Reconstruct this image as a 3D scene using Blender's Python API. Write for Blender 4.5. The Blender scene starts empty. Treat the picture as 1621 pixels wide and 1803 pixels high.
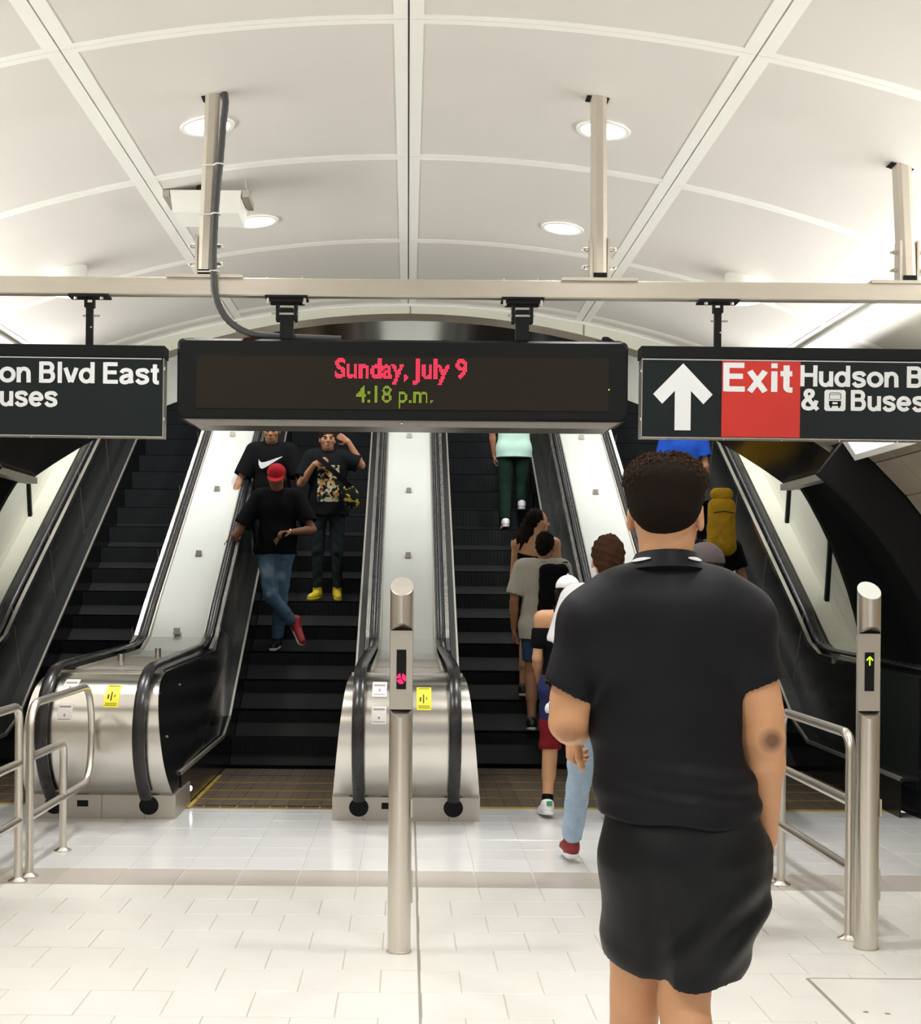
import bpy, math, random
import numpy as np
from mathutils import Vector, Matrix, Euler
random.seed(7); np.random.seed(7)
SC = bpy.context.scene
COL = SC.collection
# ------------------------------------------------------------------ camera
CAMH = 1.48; FPX = 2430.0; VPX = 718.0; VPY = 1033.0; ROLL = math.radians(0.5)
cam_d = bpy.data.cameras.new('camera'); cam = bpy.data.objects.new('camera', cam_d); COL.objects.link(cam)
cam_d.sensor_fit = 'HORIZONTAL'; cam_d.sensor_width = 36.0; cam_d.lens = FPX/1621*36.0
cam_d.shift_x = (810.5-VPX)/1621; cam_d.shift_y = -(901.5-VPY)/1621
cam_d.clip_start = 0.05; cam_d.clip_end = 200
cam.location = (0, 0, CAMH); cam.rotation_euler = (math.radians(90), -ROLL, 0)
SC.camera = cam
# ------------------------------------------------------------------ world, exposure
w = bpy.data.worlds.new('world'); SC.world = w; w.use_nodes = True
w.node_tree.nodes['Background'].inputs[0].default_value = (0.95, 0.97, 1.0, 1)
w.node_tree.nodes['Background'].inputs[1].default_value = 0.55
SC.view_settings.view_transform = 'Standard'; SC.view_settings.look = 'None'
SC.view_settings.gamma = 1.0; SC.view_settings.exposure = 0.24; SC.view_settings.use_curve_mapping = False
DOWN_W = 16.0      # recessed ceiling lamps
TUBE_W = 7.0      # linear lamps along the side walls
TUN_W = 13.0
VAULT_FILL_W = 55.0     # unseen strips added at the side shelves to brighten the vault       # lamps on the escalator tunnel ceiling
def area_lamp(name, loc, rot, sx, sy, power, col=(1, .985, .96), shape='RECTANGLE', spread=180):
    d = bpy.data.lights.new(name, 'AREA'); d.shape = shape; d.size = sx; d.size_y = sy
    d.energy = power; d.color = col; d.spread = math.radians(spread)
    o = bpy.data.objects.new(name, d); COL.objects.link(o); o.location = loc; o.rotation_euler = rot
    return o
# ------------------------------------------------------------------ geometry of the photograph
cR, sR = math.cos(ROLL), math.sin(ROLL)
def ray(u, v):
    dx, dy = u-VPX, v-VPY
    return ((dx*cR+dy*sR)/FPX, -(-dx*sR+dy*cR)/FPX)      # X per metre of depth, Z-H per metre
def at(u, v, Y):
    a, b = ray(u, v); return Vector((a*Y, Y, CAMH+b*Y))
def on_floor(u, v, z=0.0):
    a, b = ray(u, v); Y = (z-CAMH)/b; return Vector((a*Y, Y, z))
T30 = math.tan(math.radians(30)); KINK = 11.25
def nose_z(Y): return max(0.0, (Y-KINK)*T30)
def on_incline(u, v, up=0.0):
    a, b = ray(u, v); Y = (CAMH-up+KINK*T30)/(T30-b); return Vector((a*Y, Y, CAMH+b*Y))
VT = 3.98; VR = 8.0
def vault_z(X): return VT-(VR-math.sqrt(VR*VR-X*X))
def on_vault(u, v):
    a, b = ray(u, v); Y = 7.0
    for _ in range(30): Y = (vault_z(a*Y)-CAMH)/b
    return Vector((a*Y, Y, vault_z(a*Y)))
# ------------------------------------------------------------------ materials
def mat(name, col, rough=.5, metal=0.0, var=0.0, scale=8.0, bump=0.0, bscale=60.0, spec=None, coat=0.0, stretch=None, emit=None, estr=0.0):
    m = bpy.data.materials.new(name); m.use_nodes = True
    nt = m.node_tree; b = nt.nodes['Principled BSDF']
    b.inputs['Base Color'].default_value = (*col, 1); b.inputs['Roughness'].default_value = rough
    b.inputs['Metallic'].default_value = metal
    if spec is not None: b.inputs['Specular IOR Level'].default_value = spec
    if coat: b.inputs['Coat Weight'].default_value = coat; b.inputs['Coat Roughness'].default_value = .08
    tc = nt.nodes.new('ShaderNodeTexCoord'); mp = nt.nodes.new('ShaderNodeMapping')
    nt.links.new(tc.outputs['Object'], mp.inputs[0])
    if stretch: mp.inputs['Scale'].default_value = stretch
    n = nt.nodes.new('ShaderNodeTexNoise'); n.inputs['Scale'].default_value = scale; n.inputs['Detail'].default_value = 3
    nt.links.new(mp.outputs[0], n.inputs['Vector'])
    if var:
        r = nt.nodes.new('ShaderNodeMix'); r.data_type = 'RGBA'
        r.inputs[6].default_value = tuple(max(0, c*(1-var)) for c in col)+(1,)
        r.inputs[7].default_value = tuple(min(1, c*(1+var)) for c in col)+(1,)
        nt.links.new(n.outputs[0], r.inputs[0]); nt.links.new(r.outputs[2], b.inputs['Base Color'])
        q = nt.nodes.new('ShaderNodeMapRange'); q.inputs[3].default_value = max(.02, rough*.85); q.inputs[4].default_value = min(1, rough*1.15)
        nt.links.new(n.outputs[0], q.inputs[0]); nt.links.new(q.outputs[0], b.inputs['Roughness'])
    if bump:
        n2 = nt.nodes.new('ShaderNodeTexNoise'); n2.inputs['Scale'].default_value = bscale; n2.inputs['Detail'].default_value = 2
        nt.links.new(mp.outputs[0], n2.inputs['Vector'])
        bp = nt.nodes.new('ShaderNodeBump'); bp.inputs['Strength'].default_value = bump; bp.inputs['Distance'].default_value = .01
        nt.links.new(n2.outputs[0], bp.inputs['Height']); nt.links.new(bp.outputs[0], b.inputs['Normal'])
    if emit:
        b.inputs['Emission Color'].default_value = (*emit, 1); b.inputs['Emission Strength'].default_value = estr
    return m
M = {}
M['panel'] = mat('ceiling panel perforated', (.67, .645, .60), .55, var=.03, scale=2)
M['white_trim'] = mat('white ceiling trim', (.86, .86, .80), .45, var=.02)
M['gap'] = mat('dark joint', (.22, .20, .17), .8)
M['tile'] = mat('light porcelain floor tile', (.74, .725, .685), .33, var=.06, scale=5, bump=.03, bscale=90)
M['tile_far'] = mat('polished floor tile', (.70, .705, .70), .15, var=.05, scale=3)
M['tile_band'] = mat('taupe floor tile', (.47, .43, .385), .33, var=.05, scale=5)
M['grout'] = mat('grout', (.55, .52, .47), .8, var=.1)
M['grout_far'] = mat('floor slab', (.60, .58, .54), .6, var=.1)
M['steel'] = mat('brushed stainless steel', (.66, .63, .58), .24, 1.0, var=.04, scale=3, stretch=(.3, 6, 6))
M['steel_v'] = mat('satin stainless tube', (.70, .66, .60), .30, 1.0, var=.05, scale=4, bump=.03, bscale=25, stretch=(12, 12, 1))
M['steel_matte'] = mat('matte stainless plate', (.52, .48, .42), .42, .75, var=.05, scale=4)
M['deck'] = mat('satin white metal deck', (.64, .66, .62), .42, .15, var=.04, scale=2, bump=.05, bscale=3)
M['black_side'] = mat('black glossy side panel', (.008, .009, .009), .18, spec=.22, var=.1)
M['side_panel'] = mat('dark smoked inner balustrade', (.014, .017, .015), .28, spec=.35, var=.15, scale=.7)
M['rubber'] = mat('black rubber handrail', (.013, .012, .013), .28, spec=.45, var=.05)
M['step'] = mat('black grooved tread', (.004, .0042, .0045), .9, spec=0, var=.1)  # toned darker than the riser to offset light falling from above
M['riser'] = mat('black cleated riser', (.024, .026, .028), .8, spec=0, var=.1)  # toned lighter than the tread, since less light reaches it
M['step_brown'] = mat('worn brown tread', (.10, .07, .045), .6, var=.35, scale=14)
M['yellow_line'] = mat('yellow step edge', (.42, .29, .05), .6, var=.2, scale=20)
M['beam'] = mat('brushed beige steel beam', (.60, .55, .47), .38, .75, var=.05, bump=.03, bscale=40, stretch=(1, 10, 10))
M['blackm'] = mat('black painted metal', (.009, .010, .011), .45, spec=.14)
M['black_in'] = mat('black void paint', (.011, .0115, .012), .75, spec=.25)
M['canopy'] = mat('polished dark steel canopy', (.16, .145, .12), .16, .9, var=.1, scale=1)
M['wall_white'] = mat('cream wall panel', (.74, .74, .63), .5, var=.03, scale=1)
M['wall_tile'] = mat('tan wall tile', (.42, .36, .28), .4, var=.08, scale=4)
M['sign'] = mat('black green enamel sign', (.010, .015, .016), .36, spec=.2, var=.05)
M['sign_red'] = mat('red enamel', (.60, .035, .025), .34, spec=.35)
M['sign_white'] = mat('white sign print', (.82, .84, .86), .5)
M['screen'] = mat('brown black led screen', (.020, .016, .012), .6, spec=.12, var=.05)
M['lamp'] = mat('lamp glass', (1, 1, 1), .5, emit=(1, .985, .95), estr=14)
M['lamp_wall'] = mat('luminaire glass', (1, 1, 1), .5, emit=(1, .99, .97), estr=2.2)
M['lamp_dim'] = mat('tunnel lamp glass', (1, 1, 1), .5, emit=(1, .985, .95), estr=6)
M['led_red'] = mat('red led', (.2, .0, .01), .5, emit=(1.0, .035, .09), estr=1.6)
M['led_green'] = mat('yellow green led', (.1, .15, .0), .5, emit=(.42, .60, .03), estr=.62)
M['led_pink'] = mat('red indicator led', (.2, .0, .01), .5, emit=(1.0, .01, .10), estr=1.7)
M['led_lime'] = mat('green indicator led', (.1, .2, .0), .5, emit=(.50, 1.0, .02), estr=1.5)
M['spot_white'] = mat('small comb light', (1, 1, 1), .5, emit=(.92, .95, 1), estr=14)
M['cable'] = mat('grey flexible conduit', (.055, .058, .058), .4, spec=.5)
M['tie'] = mat('white cable tie', (.75, .75, .70), .5)
M['yellow'] = mat('yellow sticker', (.86, .78, .02), .5)
M['ink'] = mat('black sticker ink', (.02, .02, .02), .6)
M['label_w'] = mat('white notice', (.78, .74, .72), .5)
M['label_g'] = mat('grey notice print', (.30, .26, .25), .6)
# ------------------------------------------------------------------ mesh builder
class MB:
    def __init__(s): s.v = []; s.f = []; s.mi = []
    def add(s, vs, fs, mi=0):
        n = len(s.v); s.v += [tuple(p) for p in vs]; s.f += [tuple(i+n for i in f) for f in fs]; s.mi += [mi]*len(fs)
    def box(s, x0, x1, y0, y1, z0, z1, mi=0, bev=0.0):
        if bev <= 0:
            s.add([(x0, y0, z0), (x1, y0, z0), (x1, y1, z0), (x0, y1, z0), (x0, y0, z1), (x1, y0, z1), (x1, y1, z1), (x0, y1, z1)],
                  [(0, 3, 2, 1), (4, 5, 6, 7), (0, 1, 5, 4), (1, 2, 6, 5), (2, 3, 7, 6), (3, 0, 4, 7)], mi)
        else:   # chamfered around Y-facing outline and ends
            b = bev
            def ring(y, o):
                return [(x0+b+o, y, z0+o), (x1-b-o, y, z0+o), (x1-o, y, z0+b+o), (x1-o, y, z1-b-o), (x1-b-o, y, z1-o), (x0+b+o, y, z1-o), (x0+o, y, z1-b-o), (x0+o, y, z0+b+o)]
            s.loft([ring(y0, b*.6), ring(y0+b*.6, 0), ring(y1-b*.6, 0), ring(y1, b*.6)], mi=mi)
    def loft(s, rings, mi=0, close=True, caps=True):
        n = len(rings[0]); vs = [p for r in rings for p in r]; fs = []
        for i in range(len(rings)-1):
            for j in range(n if close else n-1):
                k = (j+1) % n
                fs.append((i*n+j, i*n+k, (i+1)*n+k, (i+1)*n+j))
        if caps: fs.append(tuple(range(n))[::-1]); fs.append(tuple((len(rings)-1)*n+j for j in range(n)))
        s.add(vs, fs, mi)
    def prism(s, poly, axis, a, b, mi=0):
        """poly: 2D points; axis 'x': (y,z) polygon, 'y': (x,z), 'z': (x,y)"""
        def P(p, t):
            return (t, p[0], p[1]) if axis == 'x' else (p[0], t, p[1]) if axis == 'y' else (p[0], p[1], t)
        s.loft([[P(p, a) for p in poly], [P(p, b) for p in poly]], mi)
    def tube(s, path, r, n=10, mi=0, cap=True, flat=None):
        pts = [Vector(p) for p in path]; rings = []
        up = None
        for i, p in enumerate(pts):
            t = (pts[min(i+1, len(pts)-1)]-pts[max(i-1, 0)]).normalized()
            if up is None:
                up = Vector((0, 0, 1)) if abs(t.z) < .9 else Vector((1, 0, 0))
            x = t.cross(up)
            if x.length < 1e-4: x = t.orthogonal()
            x.normalize(); y = x.cross(t).normalized(); up = y
            rr = r[i] if isinstance(r, (list, tuple)) else r
            rings.append([p+x*math.cos(a)*rr+y*math.sin(a)*rr for a in [2*math.pi*k/n for k in range(n)]])
        s.loft(rings, mi, True, cap)
    def lathe(s, prof, c=(0, 0, 0), n=24, mi=0):
        rings = [[(c[0]+r*math.cos(a), c[1]+r*math.sin(a), c[2]+z) for a in [2*math.pi*k/n for k in range(n)]] for r, z in prof]
        s.loft(rings, mi)
    def sphere(s, c, r, n=8, mi=0, sc=(1, 1, 1)):
        m = n//2+1
        rings = [[(c[0]+sc[0]*r*math.sin(t)*math.cos(a), c[1]+sc[1]*r*math.sin(t)*math.sin(a), c[2]+sc[2]*r*math.cos(t)) for a in [2*math.pi*k/n for k in range(n)]]
                 for t in [math.pi*(.04+.92*i/m) for i in range(m+1)]]
        s.loft(rings, mi)
    def mesh(s, name, mats, smooth=False):
        me = bpy.data.meshes.new(name); me.from_pydata(s.v, [], s.f)
        for m in (mats if isinstance(mats, (list, tuple)) else [mats]): me.materials.append(m)
        me.polygons.foreach_set('material_index', s.mi)
        if smooth:
            me.polygons.foreach_set('use_smooth', [True]*len(s.f)); 
        me.update(); 
        import bmesh
        bm = bmesh.new(); bm.from_mesh(me); bmesh.ops.recalc_face_normals(bm, faces=bm.faces); bm.to_mesh(me); bm.free()
        if smooth: 
            try: me.set_sharp_from_angle(angle=math.radians(38))
            except Exception: pass
        return me
def link(name, me, parent=None, loc=None):
    o = bpy.data.objects.new(name, me); COL.objects.link(o)
    if parent is not None: o.parent = parent
    if loc is not None: o.location = loc
    return o
def part(name, mb, mats, parent=None, smooth=False, loc=None, label=None):
    o = link(name, mb.mesh(name, mats, smooth), parent, loc)
    if label: o['label'] = label
    return o
def thing(name, label, cat, loc=(0, 0, 0), rz=0.0, group=None):
    o = bpy.data.objects.new(name, None); COL.objects.link(o); o.location = loc; o.rotation_euler = (0, 0, rz)
    o.empty_display_size = .1; o['label'] = label; o['category'] = cat
    if group: o['group'] = group
    return o
def tag(o, label, cat, group=None):
    o['label'] = label; o['category'] = cat
    if group: o['group'] = group
    return o
def struct(o, label=None):
    o['kind'] = 'structure'
    if label: o['label'] = label
    return o
def fresh(root, label, loc, rz=None):
    """copy of a thing with copies of its parts and sub-parts"""
    r = root.copy(); COL.objects.link(r); r.location = loc; r['label'] = label
    if rz is not None: r.rotation_euler = (0, 0, rz)
    for ch in list(root.children):
        c = ch.copy(); COL.objects.link(c); c.parent = r
        for g in list(ch.children):
            d = g.copy(); COL.objects.link(d); d.parent = c
    return r
def text_mesh(txt, size=1.0, bold=0.0):
    """returns (verts, faces) of flat lettering, x right, y up, cap height = size"""
    cu = bpy.data.curves.new('lettering', 'FONT'); cu.body = txt; cu.size = 1.0; cu.offset = bold; cu.resolution_u = 4
    o = bpy.data.objects.new('lettering_tmp', cu); COL.objects.link(o)
    dg = bpy.context.evaluated_depsgraph_get(); dg.update()
    me = bpy.data.meshes.new_from_object(o.evaluated_get(dg))
    vs = [(v.co.x, v.co.y) for v in me.vertices]; fs = [tuple(p.vertices) for p in me.polygons]
    bpy.data.objects.remove(o); bpy.data.meshes.remove(me); bpy.data.curves.remove(cu)
    return vs, fs
CAPH = None
def lettering(mb, txt, x0, base, cap, width, yfront, mi=0, bold=.012, depth=.002, facing=-1):
    """places txt with its left at x0, baseline at base, given cap height and total width, on plane Y=yfront facing -Y"""
    global CAPH
    if CAPH is None:
        v, f = text_mesh('H', bold=0.0); CAPH = max(p[1] for p in v)
    vs, fs = text_mesh(txt, bold=bold)
    xs = [p[0] for p in vs]; xa, xb = min(xs), max(xs)
    sx = width/(xb-xa); sy = cap/(CAPH+2*bold)
    mb.add([(x0+(p[0]-xa)*sx, yfront, base+(p[1]+bold)*sy) for p in vs], fs, mi)
# ================================================================== GLYPHS (grotesque bold, drawn as thick strokes)
def spline(pts, n=6):
    P = [pts[0]]+list(pts)+[pts[-1]]; out = []
    for i in range(1, len(P)-2):
        p0, p1, p2, p3 = [np.array(q, float) for q in P[i-1:i+3]]
        for k in range(n):
            t = k/n
            out.append(tuple(.5*((2*p1)+(-p0+p2)*t+(2*p0-5*p1+4*p2-p3)*t*t+(-p0+3*p1-3*p2+p3)*t**3)))
    out.append(tuple(pts[-1])); return out
def arc(cx, cy, rx, ry, a0, a1, n=14):
    return [(cx+rx*math.cos(math.radians(a0+(a1-a0)*i/n)), cy+ry*math.sin(math.radians(a0+(a1-a0)*i/n))) for i in range(n+1)]
GL = {
 'H': (.80, [[(.11, 0), (.11, 1)], [(.67, 0), (.67, 1)], [(.11, .54), (.67, .54)]]),
 'E': (.70, [[(.11, 0), (.11, 1)], [(.11, .915), (.64, .915)], [(.11, .53), (.60, .53)], [(.11, .085), (.66, .085)]]),
 'B': (.76, [[(.11, 0), (.11, 1)], [(.11, .915), (.42, .915)]+arc(.42, .725, .16, .19, 90, -90)+[(.11, .535)], [(.11, .535), (.44, .535)]+arc(.44, .31, .18, .225, 90, -90)+[(.11, .085)]]),
 'l': (.30, [[(.15, 0), (.15, 1)]]),
 'i': (.30, [[(.15, 0), (.15, .72)], [(.15, .83), (.15, 1)]]),
 'u': (.68, [[(.12, .72), (.12, .28)]+arc(.31, .27, .19, .20, 180, 330)+[(.50, .22)], [(.55, 0), (.55, .72)]]),
 'n': (.68, [[(.12, 0), (.12, .72)], [(.16, .45)]+arc(.34, .44, .20, .21, 150, 0)+[(.55, 0)]]),
 'o': (.74, [arc(.37, .36, .27, .285, 0, 360, 24)]),
 'd': (.74, [arc(.34, .36, .24, .285, 0, 360, 22), [(.60, 0), (.60, 1)]]),
 'e': (.70, [[(.15, .36), (.60, .36)]+arc(.35, .36, .25, .285, 0, 320, 22)]),
 's': (.66, [spline([(.57, .52), (.47, .64), (.31, .655), (.15, .60), (.16, .45), (.33, .375), (.50, .30), (.53, .15), (.38, .065), (.22, .07), (.10, .20)])]),
 'a': (.68, [spline([(.11, .51), (.18, .62), (.33, .655), (.48, .60), (.52, .46), (.52, .2), (.57, .03)]), spline([(.50, .41), (.28, .36), (.13, .26), (.14, .11), (.27, .06), (.43, .12), (.51, .25)])]),
 't': (.42, [[(.21, .93), (.21, .22)]+arc(.30, .18, .09, .105, 180, 270)+[(.39, .07)], [(.03, .64), (.38, .64)]]),
 'v': (.66, [[(.09, .72), (.31, .04)], [(.57, .72), (.35, .04)]]),
 'x': (.68, [[(.10, .72), (.56, 0)], [(.56, .72), (.10, 0)]]),
 '&': (.84, [spline([(.74, .02), (.52, .28), (.30, .58), (.21, .75), (.27, .89), (.39, .92), (.50, .86), (.50, .72), (.38, .58), (.20, .44), (.12, .29), (.17, .13), (.33, .07), (.50, .12), (.62, .28), (.68, .46)])]),
 ' ': (.30, []),
}
def ribbon(mb, pts, wd, fn, mi=0):
    P = [np.array(p, float) for p in pts]; closed = np.linalg.norm(P[0]-P[-1]) < 1e-6
    n = len(P); L = []; R = []
    for i in range(n):
        if closed: a, b = P[(i-1) % (n-1)], P[(i+1) % (n-1)]
        else: a, b = P[max(i-1, 0)], P[min(i+1, n-1)]
        t = b-a; t = t/(np.linalg.norm(t)+1e-9); nn = np.array([-t[1], t[0]])*wd/2
        L.append(P[i]+nn); R.append(P[i]-nn)
    q_ = lambda v, i: (v[0], v[1]-2e-5*(i+mb_off), v[2])
    mb_off = len(mb.v)//2
    mb.add([q_(fn(p), i) for i, p in enumerate(L)]+[q_(fn(p), i) for i, p in enumerate(R)], [(i, i+1, n+i+1, n+i) for i in range(n-1)], mi)
def text_width(t): return sum(GL[c][0] for c in t)
def write(parent, txt, x0, base, cap, width, y, m):
    sx = width/text_width(txt); x = x0
    for ch in txt:
        adv, st = GL[ch]
        if st:
            mb = MB()
            for s_ in st: ribbon(mb, s_, .185, lambda p, x=x: (x+p[0]*sx, y, base+p[1]*cap))
            part('letter', mb, m, parent)
        x += adv*sx
# ================================================================== FLOOR
gb = MB(); gb.box(-7, 7, -6, 9.22, -.3, -.004)
floor = struct(part('floor', gb, M['grout']), 'pale tiled station floor with a taupe tile band')
def tile(x0, x1, y0, y1, m, nm='floor_tile', dz=0.0, g=.0022):
    b = MB(); x0 += g; x1 -= g; y0 += g; y1 -= g; c = .0012
    b.loft([[(x0, y0, -.01), (x1, y0, -.01), (x1, y1, -.01), (x0, y1, -.01)], [(x0, y0, dz-c), (x1, y0, dz-c), (x1, y1, dz-c), (x0, y1, dz-c)],
            [(x0+c, y0+c, dz), (x1-c, y0+c, dz), (x1-c, y1-c, dz), (x0+c, y1-c, dz)]])
    return part(nm, b, m, floor)
TW = .30; BY0, BY1 = 6.80, 7.19
row = 0; y1 = BY0
random.seed(3)
def shared_row(y0, y1, off, m, xa, xb, nm='floor_tile', g=.0022):
    """tiles of one row share a mesh"""
    x = math.floor((xa-off)/TW)*TW+off; proto = None
    while x < xb:
        if proto is None: proto = tile(0, TW, 0, y1-y0, m, nm, g=g); o = proto
        else: o = link(nm, proto.data, floor)
        o.location = (x, y0, random.uniform(-.0006, .0006)); x += TW
while y1 > 4.4:
    y0 = y1-.295
    h = (y0+.3)/FPX
    shared_row(y0, y1, .06+(TW/2 if row % 2 else 0), M['tile'], -740*y0/FPX-.15, 920*y1/FPX+.1)
    y1 = y0; row += 1
shared_row(BY0, BY1, -1.445, M['tile_band'], -2.35, 2.9, g=.003)
y0 = BY1; row = 0
while y0 < 9.1:
    yy = min(y0+.30, 9.22)
    shared_row(y0, yy, .06, M['tile_far'], -730*y0/FPX-.2, min(3.4, 915*yy/FPX+.2), g=.0012)
    y0 = yy; row += 1
# the rest of the floor, outside the frame: one piece
rb = MB()
def rest(x0, x1, y0_, y1_, s=.3):
    ny = max(1, round((y1_-y0_)/s))
    for j in range(ny):
        rb.box(x0, x1, y0_+j*(y1_-y0_)/ny+.002, y0_+(j+1)*(y1_-y0_)/ny-.002, -.01, 0)
rest(-7, 7, -6, 4.44, .6); rest(-7, -2.65, 4.45, 9.22, .6); rest(3.6, 7, 4.45, 9.22, .6); rest(-2.65,-2.4,6.8,7.19,.4)
struct(part('tile_field', rb, M['tile'], floor))['kind'] = 'stuff'
# expansion joints: a straight metal strip in the middle, and a hatch frame at the right
jb = MB(); jb.box(.050, .060, 2.2, 8.7, -.003, .0012); part('joint_strip', jb, M['steel_matte'], floor)
hp = on_floor(1424, 1724); hq = on_floor(1621, 1718)
hatch = thing('floor_hatch', 'grey metal rimmed floor hatch set in the tiles at the bottom right', 'hatch', (hp.x, hp.y-1.2, .0))
hb = MB(); hb.box(0, 1.2, 0, 1.2, .0005, .002); part('cover', hb, M['tile'], hatch)
hb = MB(); hb.box(-.012, 0, 0, 1.2, 0, .004); hb.box(0, 1.2, 1.2, 1.208, 0, .003); part('rim', hb, M['steel_matte'], hatch)
for px in ((1524, 1783), (1562, 1786)):
    q = on_floor(*px); hb = MB(); hb.lathe([(.004, .002), (.010, .0035), (.004, .004)], (q.x-hp.x, q.y-hp.y+1.2, 0), 8); part('screw', hb, M['steel_matte'], hatch)
# ================================================================== CEILING
cb = MB(); N = 24
def vault_slab(mb, x0, x1, y0, y1, lift0, lift1, n=8, mi=0):
    xs = [x0+(x1-x0)*i/n for i in range(n+1)]
    r = lambda y: [(x, y, vault_z(x)+lift0) for x in xs]+[(x, y, vault_z(x)+lift1) for x in reversed(xs)]
    mb.loft([r(y0), r(y1)], mi)
vault_slab(cb, -4.6, 4.6, -6, 12.2, .035, .25, 24)
ceiling = struct(part('ceiling', cb, M['gap']), 'white vaulted panel ceiling')
VX = [-4.6, -3.07, -1.535, 0, 1.535, 3.07, 4.6]; SEAM = .0055
VX = [x-.018 if abs(x) < 4 else x for x in VX]
def ceil_panel(x0, x1, y0, y1):
    gx, gy = .0042, .0018; bx, by = .062, .048
    x0 += gx; x1 -= gx; y0 += gy; y1 -= gy
    b = MB()
    vault_slab(b, x0, x0+bx, y0, y1, 0, .03, 1, 0); vault_slab(b, x1-bx, x1, y0, y1, 0, .03, 1, 0)
    vault_slab(b, x0+bx, x1-bx, y0, y0+by, 0, .03, 8, 0); vault_slab(b, x0+bx, x1-bx, y1-by, y1, 0, .03, 8, 0)
    vault_slab(b, x0+bx, x1-bx, y0+by, y1-by, .003, .03, 8, 1)
    return b
rowsY = [(-3.67+1.95*i, -1.72+1.95*i) for i in range(8)]+[(11.93, 12.2)]
for ci in range(6):
    protos = {}
    for (ya, yb) in rowsY:
        L = round(yb-ya, 3)
        if L not in protos:
            protos[L] = part('ceiling_panel', ceil_panel(VX[ci], VX[ci+1], 0, L), [M['white_trim'], M['panel']], ceiling); o = protos[L]
        else: o = link('ceiling_panel', protos[L].data, ceiling)
        o.location = (0, ya, 0)
rb = MB(); vault_slab(rb, -4.6, 4.6, -6, -3.68, 0, .03, 16); part('ceiling_rear', rb, M['panel'], ceiling)
# raised strips where the outer panels start
for s_ in (-1, 1):
    xs = s_*3.07-.018; b = MB(); b.box(xs-.012, xs+.012, -3.6, 12.2, vault_z(xs)-.02, vault_z(xs)+.0); part('seam_strip', b, M['white_trim'], ceiling)
# end fascia of the vault
cz = lambda x, R_=5.2: 3.31-(R_-math.sqrt(R_*R_-x*x))
fz = lambda x: 1.48+(cz(min(abs(x)/1.10, 3.2))-1.48)*1.10+.04
fb = MB(); xs = [-4.6+9.2*i/24 for i in range(25)]
fb.loft([[(x, y, vault_z(x)+.1) for x in xs]+[(x, y, fz(x)) for x in reversed(xs)] for y in (12.2, 12.3)])
fascia = struct(part('wall_far', fb, M['wall_white']), 'cream fascia closing the vault above the escalators')
b = MB(); b.loft([[(x, y, vault_z(x)+z_) for x in xs]+[(x, y, vault_z(x)+z_-.022) for x in reversed(xs)] for y, z_ in ((12.185, .0), (12.2, .0))]); part('edge_bead', b, M['white_trim'], fascia)
for k in range(-2, 3):
    b = MB(); b.box(k*1.535-.004, k*1.535+.004, 12.196, 12.2, 3.45, vault_z(k*1.535)); part('fascia_joint', b, M['gap'], fascia)
# ================================================================== RECESSED LAMPS
def downlight(x, y, label):
    z = vault_z(x); t = math.asin(x/VR)
    d = thing('recessed_ceiling_lamp', label, 'ceiling lamp', (x, y, z)); d.rotation_euler = (0, t, 0); d['group'] = 'recessed lamps in the vault'
    b = MB(); b.loft([[(r*math.cos(a), r*math.sin(a), zz) for a in [2*math.pi*k/28 for k in range(28)]] for r, zz in ((.145, -.001), (.143, -.007), (.120, -.007), (.116, .0))], caps=False)
    part('trim_ring', b, M['white_trim'], d, True)
    b = MB(); b.lathe([(.117, -.003), (.117, -.001)], n=28); part('diffuser', b, M['lamp'], d)
    area_lamp('lamp_light', (x, y, z-.03), (0, 0, 0), .2, .2, DOWN_W, shape='DISK', spread=130)
    return d
LBL = {}
for (u, v, lab) in ((365, 222, 'round recessed ceiling lamp behind the top of the left sign post with the grey conduit'),
                    (1062, 229, 'round recessed ceiling lamp behind the top of the middle right sign post'),
                    (452, 390, 'round recessed ceiling lamp just right of the white ceiling box'),
                    (990, 402, 'round recessed ceiling lamp alone left of the middle right sign post')):
    p = on_vault(u, v); downlight(p.x, p.y, lab)
for yy in (5.48, 3.53, 1.58, -.37, -2.3):
    for sx in (-1, 1): area_lamp('lamp_light', (sx*1.06, yy, 3.86), (0, 0, 0), .2, .2, DOWN_W, shape='DISK', spread=130)
def can(u, v, label):
    p = on_vault(u, v); d = thing('ceiling_can_lamp', label, 'ceiling lamp', (p.x, p.y, p.z)); d['group'] = 'white can lamps on the outer vault panels'
    n = 24; R_ = .128; low = -.16
    ring = lambda r, f: [(r*math.cos(a), r*math.sin(a), f(r*math.cos(a))) for a in [2*math.pi*k/n for k in range(n)]]
    sl = -p.x/math.sqrt(VR*VR-p.x*p.x)
    b = MB(); b.loft([ring(R_, lambda x: sl*x+.01), ring(R_, lambda x: low), ring(R_-.012, lambda x: low), ring(R_-.012, lambda x: low+.03)], caps=False); part('housing', b, M['white_trim'], d, True)
    b = MB(); b.loft([ring(R_-.012, lambda x: low+.03), ring(.01, lambda x: low+.03)], caps=False); part('diffuser', b, M['lamp'], d)
    area_lamp('lamp_light', (p.x, p.y, p.z+low-.02), (0, 0, 0), .2, .2, DOWN_W*.6, shape='DISK', spread=120)
can(120, 478, 'white cylindrical can lamp above the steel beam at the left')
can(1308, 492, 'white cylindrical can lamp above the steel beam at the right')
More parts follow.
